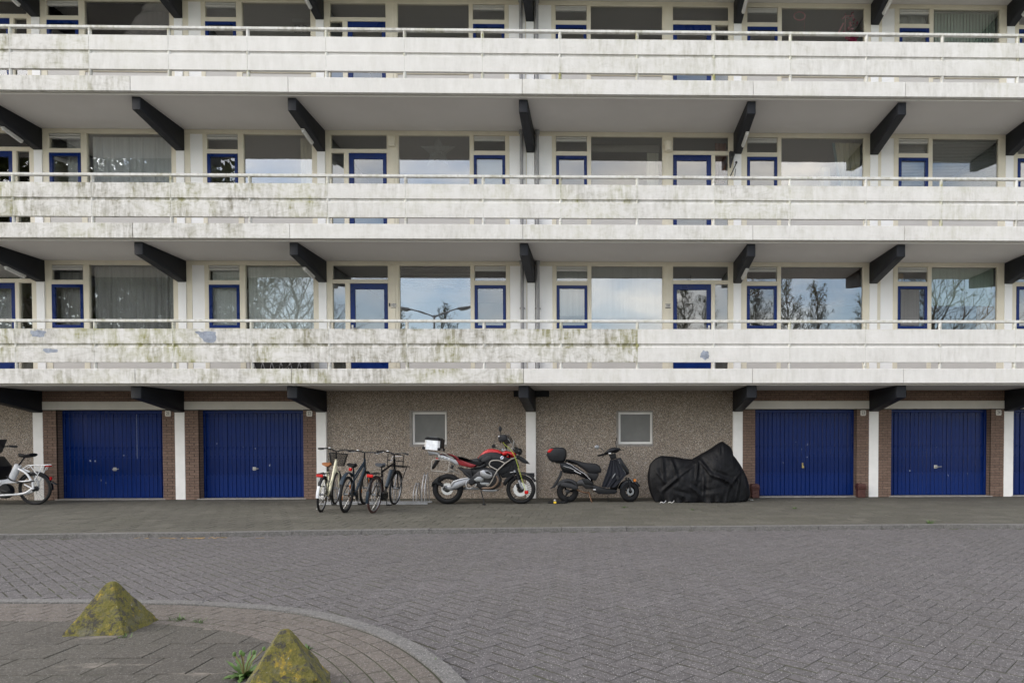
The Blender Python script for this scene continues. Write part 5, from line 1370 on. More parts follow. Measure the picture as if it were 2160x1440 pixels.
# ---- red adventure motorcycle
def outline(pts, ox, oz, s): return [((x - ox) * s, (oz - z) * s) for x, z in pts]
SM = .001473
def mp(pts): return outline(pts, 1000, 1250, SM)
def m3(x, z, y=0): return Vector(((x - 1000) * SM, y, (1250 - z) * SM))
mo = empty('motorcycle', (-.850, -1.30, -.004))
mo.matrix_world = Matrix.Translation((-.850, -1.30, -.004)) @ Matrix.Rotation(radians(-2.5), 4, 'X')
def part(name, mat, pts, y0, y1, b=.02, par=None, rnd_=False):
    return MB().prism(mp(pts), y0, y1, b).build(name, mat, par or mo, sharp=40)
wheel(mo, m3(462, 1031), .322, .165, tyre='tyre', rim='black_gloss', tr=.064, rimw=.09, hub=.075, spokes=24, spoke_r=.003, disc=(.07, .125, -.06))
wheel(mo, m3(1505, 1040), .310, .115, tyre='tyre', rim='black_gloss', tr=.046, rimw=.06, hub=.06, spokes=28, spoke_r=.0034, disc=(.075, .148, -.075))
part('engine_block', 'engine_grey', [(820, 850), (930, 760), (1110, 740), (1190, 800), (1230, 900), (1200, 1000), (1100, 1050), (950, 1050), (860, 980)], -.12, .12, .03)
part('frame_panel', 'charcoal', [(700, 740), (860, 740), (980, 720), (1180, 760), (1290, 700), (1380, 690), (1330, 790), (1240, 830), (1000, 830), (860, 860), (790, 900), (700, 820), (640, 720)], -.10, .10, .02)
for s in (-1, 1):
    hd_ = part('cylinder_head', 'alu', [(955, 775), (1000, 755), (1060, 765), (1125, 800), (1135, 860), (1085, 892), (1010, 880), (960, 835)], *((-.34, -.17) if s < 0 else (.17, .34)), .035)
    M = MB()
    for q in range(5): M.prism(mp([(940, 765), (1110, 780), (1130, 860), (1060, 895), (950, 860)]), s * .12 + q * .012 * s - .003, s * .12 + q * .012 * s + .003, .001)
    M.build('cooling_fins', 'engine_grey', mo)
    if s < 0: part('head_recess', 'black_plastic', [(1020, 775), (1070, 780), (1120, 815), (1100, 825), (1050, 810)], -.347, -.335, .003, hd_)
part('inner_fairing', 'charcoal', [(1180, 700), (1300, 640), (1430, 600), (1475, 680), (1445, 790), (1350, 870), (1240, 875), (1200, 800)], -.085, .085, .02)
part('gearbox', 'alu_dull', [(845, 895), (900, 855), (965, 850), (1000, 880), (985, 930), (880, 930)], -.17, -.10, .02)
part('starter_cover', 'alu_dull', [(930, 935), (1060, 940), (1080, 965), (1030, 985), (950, 975)], -.15, -.1, .01)
part('swingarm', 'alu', [(395, 1040), (420, 1000), (520, 970), (600, 905), (760, 868), (800, 885), (770, 950), (700, 985), (590, 1030), (540, 1050), (430, 1055)], -.13, -.055, .022)
part('swingarm_bar', 'steel', [(515, 965), (560, 915), (660, 885), (770, 865), (768, 880), (670, 900), (575, 930), (540, 990), (525, 990)], -.145, -.128, .004)
M = MB(); M.lathe([(0, -.03), (.028, -.03), (.05, 0), (.05, .05), (0, .05)], tuple(m3(440, 1015, -.14)), 'y', 20); M.build('final_drive', 'alu', mo); MB().lathe([(0, -.006), (.024, -.006), (.024, .01), (0, .01)], tuple(m3(440, 1015, -.172)), 'y', 18).build('axle_cap', 'black_plastic', mo)
part('red_seat', 'red_vinyl', [(360, 525), (420, 522), (500, 535), (600, 572), (700, 622), (800, 662), (895, 688), (850, 722), (790, 728), (640, 692), (600, 640), (555, 590), (470, 555), (375, 545)], -.14, .14, .035)
part('black_seat', 'seat_black', [(590, 562), (640, 575), (720, 602), (810, 612), (890, 590), (960, 592), (1010, 640), (955, 695), (890, 705), (800, 672), (700, 632), (610, 590)], -.145, .145, .045)
part('side_cover', 'charcoal', [(790, 740), (880, 720), (960, 690), (1060, 620), (1080, 640), (1060, 690), (960, 730), (860, 750)], -.13, .13, .02)
part('fuel_tank', 'red_paint', [(890, 600), (930, 550), (985, 495), (1040, 466), (1110, 460), (1180, 474), (1240, 505), (1250, 580), (1100, 620), (960, 640)], -.15, .15, .05)
tk = part('tank_panel', 'charcoal', [(895, 605), (950, 550), (1020, 520), (1090, 508), (1180, 512), (1250, 540), (1340, 590), (1400, 600), (1330, 660), (1240, 720), (1195, 768), (1100, 740), (1020, 690), (1000, 640), (930, 640)], -.20, .20, .05)
part('knee_pad', 'dark_grey', [(955, 625), (985, 590), (1060, 555), (1110, 570), (1095, 610), (1010, 650), (975, 650)], -.212, -.19, .012, tk)
part('red_fairing', 'red_paint', [(1238, 520), (1275, 500), (1320, 494), (1390, 505), (1440, 530), (1425, 578), (1330, 588), (1310, 572), (1370, 556), (1320, 545), (1270, 560)], -.20, .20, .035)
M = MB(); M.lathe([(0, -.004), (.034, -.004), (.036, 0), (.036, .01), (0, .01)], tuple(m3(1253, 588, -.203)), 'y', 28); em = M.build('round_emblem', 'reflector', mo)
M = MB(); c_ = m3(1253, 588, -.209)
for q in (0, 2):
    pts = [c_] + [c_ + Vector((.024 * cos(radians(90 * q + 15 * k)), 0, .024 * sin(radians(90 * q + 15 * k)))) for k in range(7)]
    M.add([tuple(p) for p in pts] + [tuple(p + Vector((0, .002, 0))) for p in pts], [tuple(range(8)), tuple(range(15, 7, -1))] + [(i, (i + 1) % 8, 8 + (i + 1) % 8, 8 + i) for i in range(8)])
M.build('quarter_field', 'emblem_blue', em)
part('beak', 'black_plastic', [(1420, 545), (1470, 550), (1540, 590), (1600, 640), (1630, 678), (1560, 668), (1490, 625), (1420, 590)], -.085, .085, .025)
part('beak_trim', 'black_plastic', [(1500, 640), (1560, 668), (1630, 680), (1620, 672), (1560, 655), (1505, 625)], -.09, .09, .004)
M = MB(); M.ball(m3(1490, 500), (.055, .11, .075), 18, 12); M.build('headlight', 'black_gloss', mo)
part('instrument_panel', 'charcoal', [(1395, 470), (1420, 430), (1470, 450), (1520, 500), (1500, 540), (1430, 530)], -.10, .10, .02)
# windscreen: a curved clear sheet
M = MB(); vs = []
sc = [m3(1478, 470), m3(1440, 400), m3(1395, 330), m3(1338, 262)]
for i, p in enumerate(sc):
    for k in range(9):
        t = -1 + k / 4; wv = (.17, .18, .165, .11)[i]; vs.append((p.x - .075 * t * t, wv * t, p.z))
k0 = len(vs); vs += [(x - .004, y, z) for x, y, z in vs]
fs = [(i * 9 + k, i * 9 + k + 1, (i + 1) * 9 + k + 1, (i + 1) * 9 + k) for i in range(3) for k in range(8)]; fs += [tuple(k0 + q for q in reversed(f)) for f in fs]
M.add(vs, fs); ws = M.build('windscreen', 'clear', mo, sharp=80)
M = MB(); e = [vs[i * 9] for i in range(4)]; M.tube(e, .005, 6); M.tube([vs[i * 9 + 8] for i in range(4)], .005, 6); M.tube([vs[27 + k] for k in range(9)], .005, 6); M.build('screen_edge', 'alu_dull', ws)
MB().tube([m3(1415, 340, -.10), m3(1405, 440, -.10), m3(1370, 480, -.10)], .010, 8).build('screen_bracket', 'alu', mo)
# bars, guards and mirrors
M = MB(); M.tube(smooth_path([m3(1300, 470, 0), m3(1290, 420, -.10), m3(1265, 370, -.26), m3(1250, 350, -.42)]), .012, 8); M.tube(smooth_path([m3(1300, 470, 0), m3(1290, 420, .10), m3(1265, 370, .26), m3(1250, 350, .42)]), .012, 8); bar = M.build('handlebar', 'black_plastic', mo)
part('triple_clamp', 'alu', [(1230, 490), (1245, 445), (1265, 470), (1300, 462), (1310, 480), (1270, 500)], -.09, .09, .008)
for s in (-1, 1):
    y0, y1 = (-.46, -.30) if s < 0 else (.30, .46)
    MB().prism(mp([(1225, 300), (1240, 275), (1320, 268), (1345, 300), (1350, 350), (1310, 372), (1250, 372), (1228, 340)]), y0, y1, .03).build('hand_guard', 'charcoal', bar)
    MB().tube([m3(1245, 370, y0 if s > 0 else y1), m3(1240, 350, y1 if s > 0 else y0)], .018, 8).build('grip', 'black_plastic', bar)
    MB().tube([m3(1270, 395, y1 if s < 0 else y0), m3(1290, 380, (y0 + y1) / 2), m3(1275, 360, y0 if s < 0 else y1)], .008, 6).build('lever', 'black_plastic', bar)
M = MB(); M.ball(m3(1236, 295, -.465), .017, 12, 8); M.build('bar_end', 'reflector', bar)
M = MB(); M.tube([m3(1252, 275, -.34), m3(1247, 200, -.36)], .008, 8); mr = M.build('mirror', 'black_plastic', mo); MB().prism(mp([(1225, 205), (1228, 165), (1245, 147), (1262, 165), (1272, 195), (1255, 222), (1235, 222)]), -.42, -.34, .012).build('mirror_shell', 'charcoal', mr)
M = MB(); M.tube([m3(1200, 470, .30), m3(1130, 440, .36), m3(1085, 425, .40)], .008, 8); mr = M.build('mirror', 'black_plastic', mo); MB().prism(mp([(1040, 420), (1075, 378), (1092, 395), (1095, 435), (1060, 440)]), .34, .46, .012).build('mirror_shell', 'charcoal', mr)
# crash bars
for s in (-1, 1):
    M = MB(); y = .27 * s
    M.tube(smooth_path([m3(1305, 668, y), m3(1215, 630, y), m3(1120, 632, y), m3(1085, 668, y), m3(1092, 705, y), m3(1130, 728, y), m3(1200, 768, y)], 4), .0125, 8)
    M.tube([m3(1450, 578, .12 * s), m3(1380, 612, .20 * s), m3(1300, 672, y), m3(1200, 766, y)], .0125, 8)
    M.tube(smooth_path([m3(1200, 766, y), m3(1150, 850, y), m3(1110, 930, y), m3(1060, 985, .2 * s), m3(1020, 960, .12 * s)], 4), .0125, 8)
    M.build('crash_bar', 'beige_bar', mo)
M = MB(); M.tube(smooth_path([m3(1170, 850, -.2), m3(1195, 900, -.21), m3(1175, 965, -.21), m3(1110, 1010, -.18), m3(1000, 1020, -.12), m3(920, 1018, -.08)], 4), .022, 10); M.tube(smooth_path([m3(1230, 930, -.06), m3(1250, 990, -.08), m3(1190, 1010, -.08)], 4), .02, 10); M.build('exhaust_pipe', 'brown_metal', mo)
part('skid_plate', 'alu_dull', [(960, 1045), (1190, 1040), (1175, 1062), (1120, 1075), (990, 1072)], -.13, .13, .012)
part('silencer', 'alu_dull', [(560, 1000), (900, 1020), (900, 1050), (560, 1050)], .10, .2, .02)
# fork and front mudguard
M = MB()
for s in (-1, 1): M.tube([m3(1405, 660, .095 * s), m3(1490, 930, .095 * s)], .021, 12)
M.build('fork_tube', 'charcoal', mo)
M = MB()
for s in (-1, 1): M.tube([m3(1480, 912, .095 * s), m3(1505, 980, .098 * s), m3(1540, 1035, .095 * s)], [.032, .032, .026], 12)
M.build('fork_leg', 'alu', mo)
M = MB(); M.tube([m3(1418, 770, -.12), m3(1430, 798, -.12)], .03, 12); M.tube([m3(1360, 800, -.10), m3(1430, 790, -.12)], .012, 8); M.build('fork_clamp', 'alu', mo)
M = MB(); arc_fender(M, m3(1505, 1040), .365, 28, 150, .14, n=22, drop=.04); M.build('front_mudguard', 'black_plastic', mo)
part('radiator_shroud', 'black_plastic', [(1250, 960), (1280, 900), (1350, 830), (1420, 800), (1400, 860), (1330, 920), (1280, 990)], -.08, .08, .02)
part('brake_caliper', 'black_plastic', [(1440, 960), (1480, 950), (1490, 1010), (1455, 1020)], -.13, -.06, .01)
part('fork_strut', 'charcoal', [(1385, 810), (1400, 805), (1450, 900), (1440, 905)], -.11, -.09, .003)
part('front_wedge', 'charcoal', [(1590, 805), (1690, 808), (1692, 850), (1668, 910), (1652, 905), (1668, 850), (1610, 850)], .06, .16, .01)
# tail
part('tail_plate', 'alu', [(345, 540), (430, 555), (560, 590), (605, 630), (635, 685), (600, 690), (520, 650), (420, 612), (340, 590)], -.13, -.11, .006)
M = MB()
for x, z in ((400, 575), (440, 590), (500, 598)): M.tube([m3(x, z, -.15), m3(x, z, -.10)], .018, 10)
M.build('rack_bolt', 'steel', mo)
M = MB()
for s in (-1, 1):
    y = .24 * s; M.tube(smooth_path([m3(275, 640, y), m3(305, 612, y), m3(500, 625, y), m3(518, 645, y), m3(500, 775, y), m3(485, 790, y), m3(290, 772, y), m3(264, 750, y), m3(275, 640, y)], 4), .011, 8)
    M.tube([m3(505, 740, y), m3(630, 812, .13 * s)], .009, 8); M.tube([m3(495, 770, y), m3(570, 775, .13 * s)], .009, 8); M.tube([m3(400, 620, y), m3(420, 600, .12 * s)], .009, 8)
M.build('pannier_frame', 'beige_bar', mo)
M = MB(); M.tube(smooth_path([m3(365, 548, -.15), m3(375, 525, -.16), m3(440, 530, -.16), m3(490, 560, -.16), m3(550, 585, -.15), m3(565, 610, -.13)], 4), .011, 8); M.tube(smooth_path([m3(365, 548, .15), m3(375, 525, .16), m3(440, 530, .16), m3(490, 560, .16), m3(550, 585, .15)], 4), .011, 8); M.build('grab_rail', 'beige_bar', mo)
part('case_carrier', 'alu', [(180, 485), (350, 515), (340, 560), (300, 545), (240, 540), (205, 548), (195, 510)], -.11, .11, .01)
part('licence_holder', 'black_plastic', [(232, 742), (262, 680), (300, 610), (345, 600), (300, 680), (250, 745)], -.09, .09, .008)
part('rear_hugger', 'black_plastic', [(238, 1000), (250, 935), (300, 880), (350, 845), (352, 870), (330, 925), (425, 985), (405, 1010), (300, 955), (262, 965)], -.10, .10, .012)
part('rear_light', 'red_lamp', [(295, 585), (335, 590), (330, 610), (292, 606)], -.05, .05, .008)
tube_ = MB(); tube_.tube([m3(620, 720, -.09), m3(800, 870, -.09)], .018, 8); tube_.tube([m3(540, 690, -.08), m3(520, 740, -.08)], .03, 10); tube_.build('shock_absorber', 'dark_grey', mo)
tube_ = MB(); tube_.tube([m3(800, 740, -.10), m3(810, 840, -.11), m3(840, 900, -.11)], .02, 8); tube_.build('subframe_tube', 'charcoal', mo)
part('foot_bracket', 'charcoal', [(780, 900), (830, 860), (900, 850), (860, 960), (810, 985), (775, 950)], -.16, -.12, .01)
M = MB(); M.tube(smooth_path([m3(765, 905, -.17), m3(742, 960, -.18), m3(760, 1010, -.18), m3(800, 1025, -.19), m3(840, 1000, -.20), m3(885, 985, -.21), m3(888, 955, -.21)], 4), .010, 8); M.build('gear_lever', 'steel', mo)
M = MB(); M.bbox(m3(780, 0).x, m3(845, 0).x, -.27, -.17, m3(0, 955).z, m3(0, 945).z, .003); M.build('foot_peg', 'dark_grey', mo)
M = MB(); M.tube([m3(945, 1055, -.12), m3(1000, 1190, -.24), m3(1004, 1238, -.26)], .012, 8); M.tube([m3(985, 1243, -.27), m3(1030, 1243, -.26)], .014, 8); M.build('side_stand', 'black_plastic', mo)
# aluminium top case
tcx = empty('top_case', m3(262, 400), rot=(0, radians(5), 0), parent=mo)
M = MB(); hx, hy, b0, b1_, ch = .162, .20, -.110, .090, .038
def octo(hx, hy, ch, z): return [(-hx + ch, -hy, z), (hx - ch, -hy, z), (hx, -hy + ch, z), (hx, hy - ch, z), (hx - ch, hy, z), (-hx + ch, hy, z), (-hx, hy - ch, z), (-hx, -hy + ch, z)]
L1, L2 = octo(hx, hy, ch, b0), octo(hx * .97, hy * .97, ch, b1_)
M.add(L1 + L2, [tuple(range(8)), tuple(range(15, 7, -1))] + [(i, (i + 1) % 8, 8 + (i + 1) % 8, 8 + i) for i in range(8)]); M.build('case_body', 'alu_case', tcx, sharp=20)
M = MB(); L1, L2, L3 = octo(hx + .004, hy + .004, ch, b1_), octo(hx + .004, hy + .004, ch, b1_ + .03), octo(hx - .03, hy - .03, ch, b1_ + .065)
M.add(L1 + L2 + L3, [tuple(range(8)), tuple(range(23, 15, -1))] + [(i, (i + 1) % 8, 8 + (i + 1) % 8, 8 + i) for i in range(8)] + [(8 + i, 8 + (i + 1) % 8, 16 + (i + 1) % 8, 16 + i) for i in range(8)]); M.build('case_lid', 'black_plastic', tcx, sharp=20)
M = MB()
for sx in (-1, 1):
    for sy in (-1, 1):
        MB().bbox(sx * hx - .028, sx * hx + .028, sy * hy - .028, sy * hy + .028, b0 - .004, b0 + .055, .012).build('corner_guard', 'black_plastic', tcx)
MB().bbox(hx - .01, hx + .025, -.14, .14, b0 + .05, b1_ + .04, .01).build('back_pad', 'black_plastic', tcx)
MB().bbox(-.085, .085, -.15, -.13, b1_ + .062, b1_ + .074, .004).build('lid_rail', 'alu_dull', tcx)
tag(mo, 'red and black adventure motorcycle with aluminium top case leaning by the white column', 'motorcycle')
# coiled cable with red disc lock
ck = empty('disc_lock_cable', (-.850, -1.30, -.004)); path = smooth_path([m3(1285, 345, -.36), m3(1310, 395, -.34), m3(1390, 470, -.27), m3(1440, 560, -.24), m3(1475, 660, -.22), m3(1510, 790, -.20), m3(1550, 930, -.18), m3(1580, 1045, -.16)], 44)
hx_ = []
for i, p in enumerate(path): a = i * .95; hx_.append(p + Vector((.010 * cos(a), .010 * sin(a), .004 * sin(a))))
MB().tube(hx_, .0042, 5).build('coiled_cable', 'lime', ck)
M = MB(); M.bbox(m3(1568, 0).x, m3(1622, 0).x, -.165, -.09, m3(0, 1100).z, m3(0, 1052).z, .012); M.build('disc_lock', 'red_lamp', ck)
tag(ck, 'yellow-green coiled cable from the handlebar down to a red brake disc lock', 'lock')

# ---- black scooter
SS = .001285
def sp_(pts): return outline(pts, 1000, 1268, SS)
def s3(x, z, y=0): return Vector(((x - 1000) * SS, y, (1268 - z) * SS))
sx0 = 1.52
sc_ = empty('scooter', (sx0, -.97, -.004)); sc_.matrix_world = Matrix.Translation((sx0, -.97, -.004)) @ Matrix.Rotation(radians(-3), 4, 'X')
def spart(name, mat, pts, y0, y1, b=.02, par=None): return MB().prism(sp_(pts), y0, y1, b).build(name, mat, par or sc_, sharp=40)
wheel(sc_, s3(492, 1085), .238, .12, tr=.075, rim='black_gloss', rimw=.07, hub=.05, cast=3)
fwh = empty('front_wheel', s3(1535, 1090), rz=radians(22), parent=sc_)
prof_ = [(.227 - .07 + .07 * cos(-radians(125) + radians(250) * i / 12), .055 * sin(-radians(125) + radians(250) * i / 12)) for i in range(13)]
MB().lathe(prof_, (0, 0, 0), 'y', 44, closed=True).build('tyre', 'tyre', fwh)
M = MB(); M.lathe([(.122, -.03), (.108, -.034), (.10, 0), (.108, .034), (.122, .03)], (0, 0, 0), 'y', 40, closed=True); M.lathe([(0, -.05), (.04, -.04), (.04, .04), (0, .05)], (0, 0, 0), 'y', 18)
for i in range(5):
    a = 2 * pi * i / 5 + .3; M.tube([(.03 * cos(a), 0, .03 * sin(a)), (.11 * cos(a), 0, .11 * sin(a))], [.02, .016], 8)
M.build('rim', 'black_gloss', fwh)
MB().lathe([(.04, -.003), (.085, -.003), (.085, .003), (.04, .003)], (0, -.045, 0), 'y', 28, closed=True).build('brake_disc', 'alu_dull', fwh)
M = MB(); arc_fender(M, (0, 0, 0), .262, 25, 165, .13, n=18, drop=.05); M.build('front_mudguard', 'black_gloss', fwh)
M = MB()
for s in (-1, 1): M.tube([(-.055, .062 * s, .30), (0, .062 * s, 0)], .018, 10)
M.build('fork_leg', 'dark_grey', fwh)
MB().bbox(.065, .125, -.085, -.06, .21, .27, .01).build('reflector', 'orange_lamp', fwh)
MB().tube([(-.03, -.075, .30), (.05, -.08, .20)], .012, 8).build('fork_trim', 'alu', fwh)
spart('top_case', 'charcoal', [(143, 468), (155, 415), (185, 375), (240, 352), (330, 344), (420, 348), (455, 372), (470, 420), (472, 480), (445, 570), (420, 588), (230, 592), (180, 550)], -.20, .20, .06)
spart('case_seam', 'black_plastic', [(145, 480), (471, 482), (470, 492), (147, 492)], -.203, .203, .004)
spart('case_reflector', 'red_lamp', [(160, 432), (172, 392), (200, 374), (262, 372), (240, 402), (205, 440)], -.206, .206, .02)
spart('case_carrier', 'black_plastic', [(270, 588), (470, 590), (480, 625), (300, 612)], -.11, .11, .01)
spart('seat', 'seat_black', [(452, 585), (468, 552), (520, 545), (610, 556), (700, 580), (790, 602), (900, 610), (985, 622), (1035, 665), (1062, 720), (1058, 765), (1000, 785), (900, 785), (820, 765), (740, 700), (640, 640), (540, 610)], -.15, .15, .05)
tb = spart('tail_body', 'black_gloss', [(360, 608), (470, 606), (560, 625), (650, 680), (740, 740), (830, 830), (890, 880), (945, 970), (900, 925), (840, 880), (740, 850), (650, 800), (560, 790), (430, 775), (375, 690)], -.16, .16, .04)
M = MB()
for (a, b) in (((480, 608), (560, 640)), ((560, 640), (640, 700)), ((640, 700), (780, 790)), ((780, 790), (880, 890))): M.tube([s3(*a, -.166), s3(*b, -.166)], .005, 6)
M.tube([s3(430, 660, -.166), s3(540, 690, -.166), s3(640, 740, -.166)], .004, 6); M.build('trim_line', 'reflector', tb)
M = MB(); r_ = random.Random(3)
for i in range(8): M.obox(s3(612 + i * 14, 742 + i * 6, -.164), (.012, .003, .020), (0, radians(-20 + r_.uniform(-15, 15)), 0))
M.build('badge', 'reflector', tb)
spart('under_seat', 'black_plastic', [(800, 770), (1000, 780), (1020, 800), (985, 880), (965, 905), (900, 890), (840, 830)], -.13, .13, .02)
spart('rear_light', 'red_lamp', [(362, 640), (400, 645), (412, 690), (385, 708), (368, 680)], -.11, .11, .02)
spart('rear_flap', 'dark_grey', [(372, 730), (405, 740), (390, 820), (345, 905), (280, 1015), (190, 1046), (250, 985), (300, 900), (345, 820)], -.07, .07, .008)
M = MB(); arc_fender(M, s3(492, 1085), .275, 25, 150, .14, n=16, drop=.05); M.build('rear_mudguard', 'dark_grey', sc_)
spart('silencer', 'dark_grey', [(375, 975), (395, 925), (430, 920), (600, 962), (660, 1000), (668, 1040), (640, 1062), (520, 1030), (390, 1000)], -.20, -.10, .03)
spart('engine', 'engine_grey', [(690, 890), (780, 870), (880, 900), (930, 970), (930, 1040), (800, 1040), (740, 990), (660, 990), (640, 920)], -.13, .10, .03)
spart('air_box', 'black_plastic', [(730, 870), (860, 870), (935, 960), (905, 985), (780, 960)], -.16, -.12, .02)
M = MB(); M.tube(smooth_path([s3(650, 1055, -.12), s3(720, 1085, -.12), s3(800, 1105, -.10), s3(850, 1100, -.06)], 4), .017, 8); M.build('exhaust_pipe', 'rusty', sc_)
spart('floorboard', 'charcoal', [(900, 975), (960, 985), (1080, 1018), (1200, 1040), (1310, 1058), (1330, 1090), (1280, 1130), (1100, 1132), (1010, 1128), (945, 1085), (915, 1040)], -.16, .16, .03)
MB().bbox(*(s3(925, 0).x, s3(968, 0).x), -.164, -.15, *(s3(0, 1062).z, s3(0, 1044).z), .002).build('sticker', 'reflector', sc_)
lg = spart('leg_shield', 'black_gloss', [(1240, 560), (1330, 530), (1385, 520), (1440, 605), (1520, 720), (1532, 790), (1480, 815), (1420, 870), (1360, 960), (1320, 1060), (1200, 1050), (1240, 900), (1260, 700)], -.17, .17, .04)
M = MB(); M.tube([s3(1350, 560, -.178), s3(1375, 660, -.178), s3(1440, 740, -.178), s3(1470, 790, -.178)], .004, 6); M.build('trim_line', 'alu_dull', lg)
# leg apron: a hanging cloth with folds
M = MB(); cols, rows = 26, 16; vs = []
for j in range(rows + 1):
    t = j / rows
    xl = 1205 + (1062 - 1205) * t ** 1.1; xr = 1330 + (1478 - 1330) * min(1, t * 1.75) - max(0, t - .57) * 430
    for i in range(cols + 1):
        u = i / cols; x = xl + (xr - xl) * u; z = 560 + (1005 - 560) * t + 30 * t * u * (1 - u) * 2
        y = -.20 - .035 * t - .022 * t * sin(u * 15 + .6) - .012 * sin(u * 31 + 2 * t)
        p = s3(x, z, y); vs.append(tuple(p))
k0 = len(vs); vs += [(x, y + .012, z) for x, y, z in vs]
fs = [(j * (cols + 1) + i, j * (cols + 1) + i + 1, (j + 1) * (cols + 1) + i + 1, (j + 1) * (cols + 1) + i) for j in range(rows) for i in range(cols)]; fs += [tuple(k0 + q for q in reversed(f)) for f in fs]
M.add(vs, fs); ap = M.build('leg_apron', 'fabric_navy', sc_, sharp=80)
M = MB(); M.prism(sp_([(1238, 865), (1258, 820), (1292, 778), (1296, 795), (1270, 830), (1246, 868)]), -.276, -.262, .002); M.build('reflective_strip', 'alu_dull', ap)
M = MB(); M.lathe([(.016, -.003), (.022, -.003), (.022, .003), (.016, .003)], tuple(s3(1328, 862, -.262)), 'y', 24, closed=True); M.prism(sp_([(1300, 830), (1340, 825), (1355, 880), (1318, 900)]), -.262, -.258, .001); M.build('apron_mark', 'dark_grey', ap)
spart('steering_cover', 'black_plastic', [(1185, 470), (1300, 440), (1318, 530), (1225, 560)], -.06, .06, .02)
spart('handlebar_cover', 'black_gloss', [(1108, 440), (1135, 412), (1190, 368), (1250, 346), (1330, 350), (1380, 365), (1392, 385), (1330, 432), (1260, 440), (1195, 452), (1130, 480)], -.14, .14, .05)
M = MB(); M.tube([s3(1120, 462, -.14), s3(1010, 492, -.34)], [.02, .022], 10); M.tube([s3(1360, 390, .14), s3(1300, 400, .34)], [.02, .022], 10); gr = M.build('grip', 'black_plastic', sc_)
M = MB(); M.tube([s3(1110, 490, -.16), s3(1060, 520, -.30)], .007, 6); M.tube([s3(1370, 390, .16), s3(1450, 384, .22)], .007, 6); M.build('brake_lever', 'dark_grey', gr)
M = MB(); M.tube(smooth_path([s3(1105, 440, -.20), s3(1090, 390, -.22), s3(1030, 362, -.24)], 4), .007, 6); mr = M.build('mirror', 'black_plastic', sc_); M = MB(); M.ball((0, 0, 0), (.055, .016, .045), 16, 10); M.build('mirror_glass', 'alu_dull', mr, tuple(s3(988, 345, -.25)), (0, radians(-15), radians(18)))
M = MB(); M.tube(smooth_path([s3(1325, 345, .20), s3(1308, 262, .22), s3(1328, 190, .24)], 4), .008, 6); mr = M.build('mirror', 'black_plastic', sc_); MB().ball(s3(1328, 185, .25), (.012, .045, .035)).build('mirror_shell', 'black_plastic', mr)
MB().bbox(s3(1182, 0).x, s3(1224, 0).x, -.146, -.13, s3(0, 458).z, s3(0, 438).z, .003).build('sticker', 'reflector', sc_)
M = MB(); M.tube([s3(850, 1105, -.10), s3(888, 1235, -.17), s3(905, 1262, -.17)], .012, 8); M.tube([s3(850, 1105, .10), s3(888, 1235, .17), s3(905, 1262, .17)], .012, 8); M.build('centre_stand', 'rusty', sc_)
MB().tube([s3(1168, 1070, -.10), s3(1172, 1264, -.10)], .008, 6).build('side_stand', 'black_plastic', sc_)
tag(sc_, 'black scooter with top case and leg apron parked under the right small window', 'scooter')
# chain lock through the rear wheel
cl = empty('chain_lock', (sx0, -.97, 0)); M = MB()
pth = smooth_path([s3(480, 1190, -.10), s3(490, 1240, -.16), (s3(470, 0).x, -.24, .022), (s3(330, 0).x, -.22, .022), (s3(215, 0).x, -.27, .022), (s3(195, 0).x, -.33, .022), (s3(290, 0).x, -.36, .022), (s3(400, 0).x, -.33, .022), (s3(470, 0).x, -.27, .03), s3(470, 1200, -.13)], 8)
M.tube([p + Vector((0, .004 * sin(i * 2.2), .004 * cos(i * 1.7))) for i, p in enumerate(pth)], .022, 8); M.build('sleeve', 'black_plastic', cl)
M = MB(); px_ = s3(298, 0).x; M.bbox(px_ - .028, px_ + .028, -.40, -.375, .004, .05, .008); pk = M.build('padlock', 'yellow', cl); MB().tube([(px_ - .016, -.388, .048), (px_ - .016, -.388, .075), (px_, -.388, .09), (px_ + .016, -.388, .075), (px_ + .016, -.388, .048)], .005, 6).build('shackle', 'steel', pk)
tag(cl, 'black sleeved chain with yellow padlock on the ground at the scooter rear wheel', 'lock')

# ---- motorcycle under a black cover
SC = .001494
top = [(143, 1090), (150, 705), (182, 560), (235, 492), (290, 452), (350, 427), (420, 432), (560, 445), (700, 472), (800, 478), (900, 420), (1010, 362), (1100, 306), (1180, 250), (1240, 220), (1300, 258), (1362, 305), (1388, 360), (1392, 412), (1440, 470), (1500, 555), (1550, 640), (1600, 745), (1635, 860), (1656, 1000), (1657, 1090)]
def topz(x):
    for (a, b), (c, d) in zip(top, top[1:]):
        if a <= x <= c: return b + (d - b) * (x - a) / max(1e-6, c - a)
    return 1090
folds = [((480, 470), (560, 740), .030, 26), ((560, 740), (330, 930), .035, 24), ((860, 490), (830, 760), .035, 22), ((890, 490), (1040, 700), .042, 26), ((1040, 700), (1320, 800), .036, 30), ((1480, 650), (1330, 830), .04, 24), ((1480, 650), (1400, 1070), .035, 26),
         ((760, 870), (900, 1000), .03, 26), ((560, 740), (860, 520), .022, 30), ((350, 440), (370, 800), .03, 26), ((1180, 290), (1170, 400), .03, 18), ((1330, 830), (1130, 700), .02, 30), ((250, 620), (380, 810), .026, 24), ((900, 980), (1120, 960), .025, 26), ((520, 960), (740, 1040), .026, 26), ((940, 700), (930, 1000), .018, 20), ((1300, 860), (1240, 1060), .022, 22), ((300, 930), (320, 1080), .03, 22), ((1560, 760), (1580, 1050), .03, 22)]
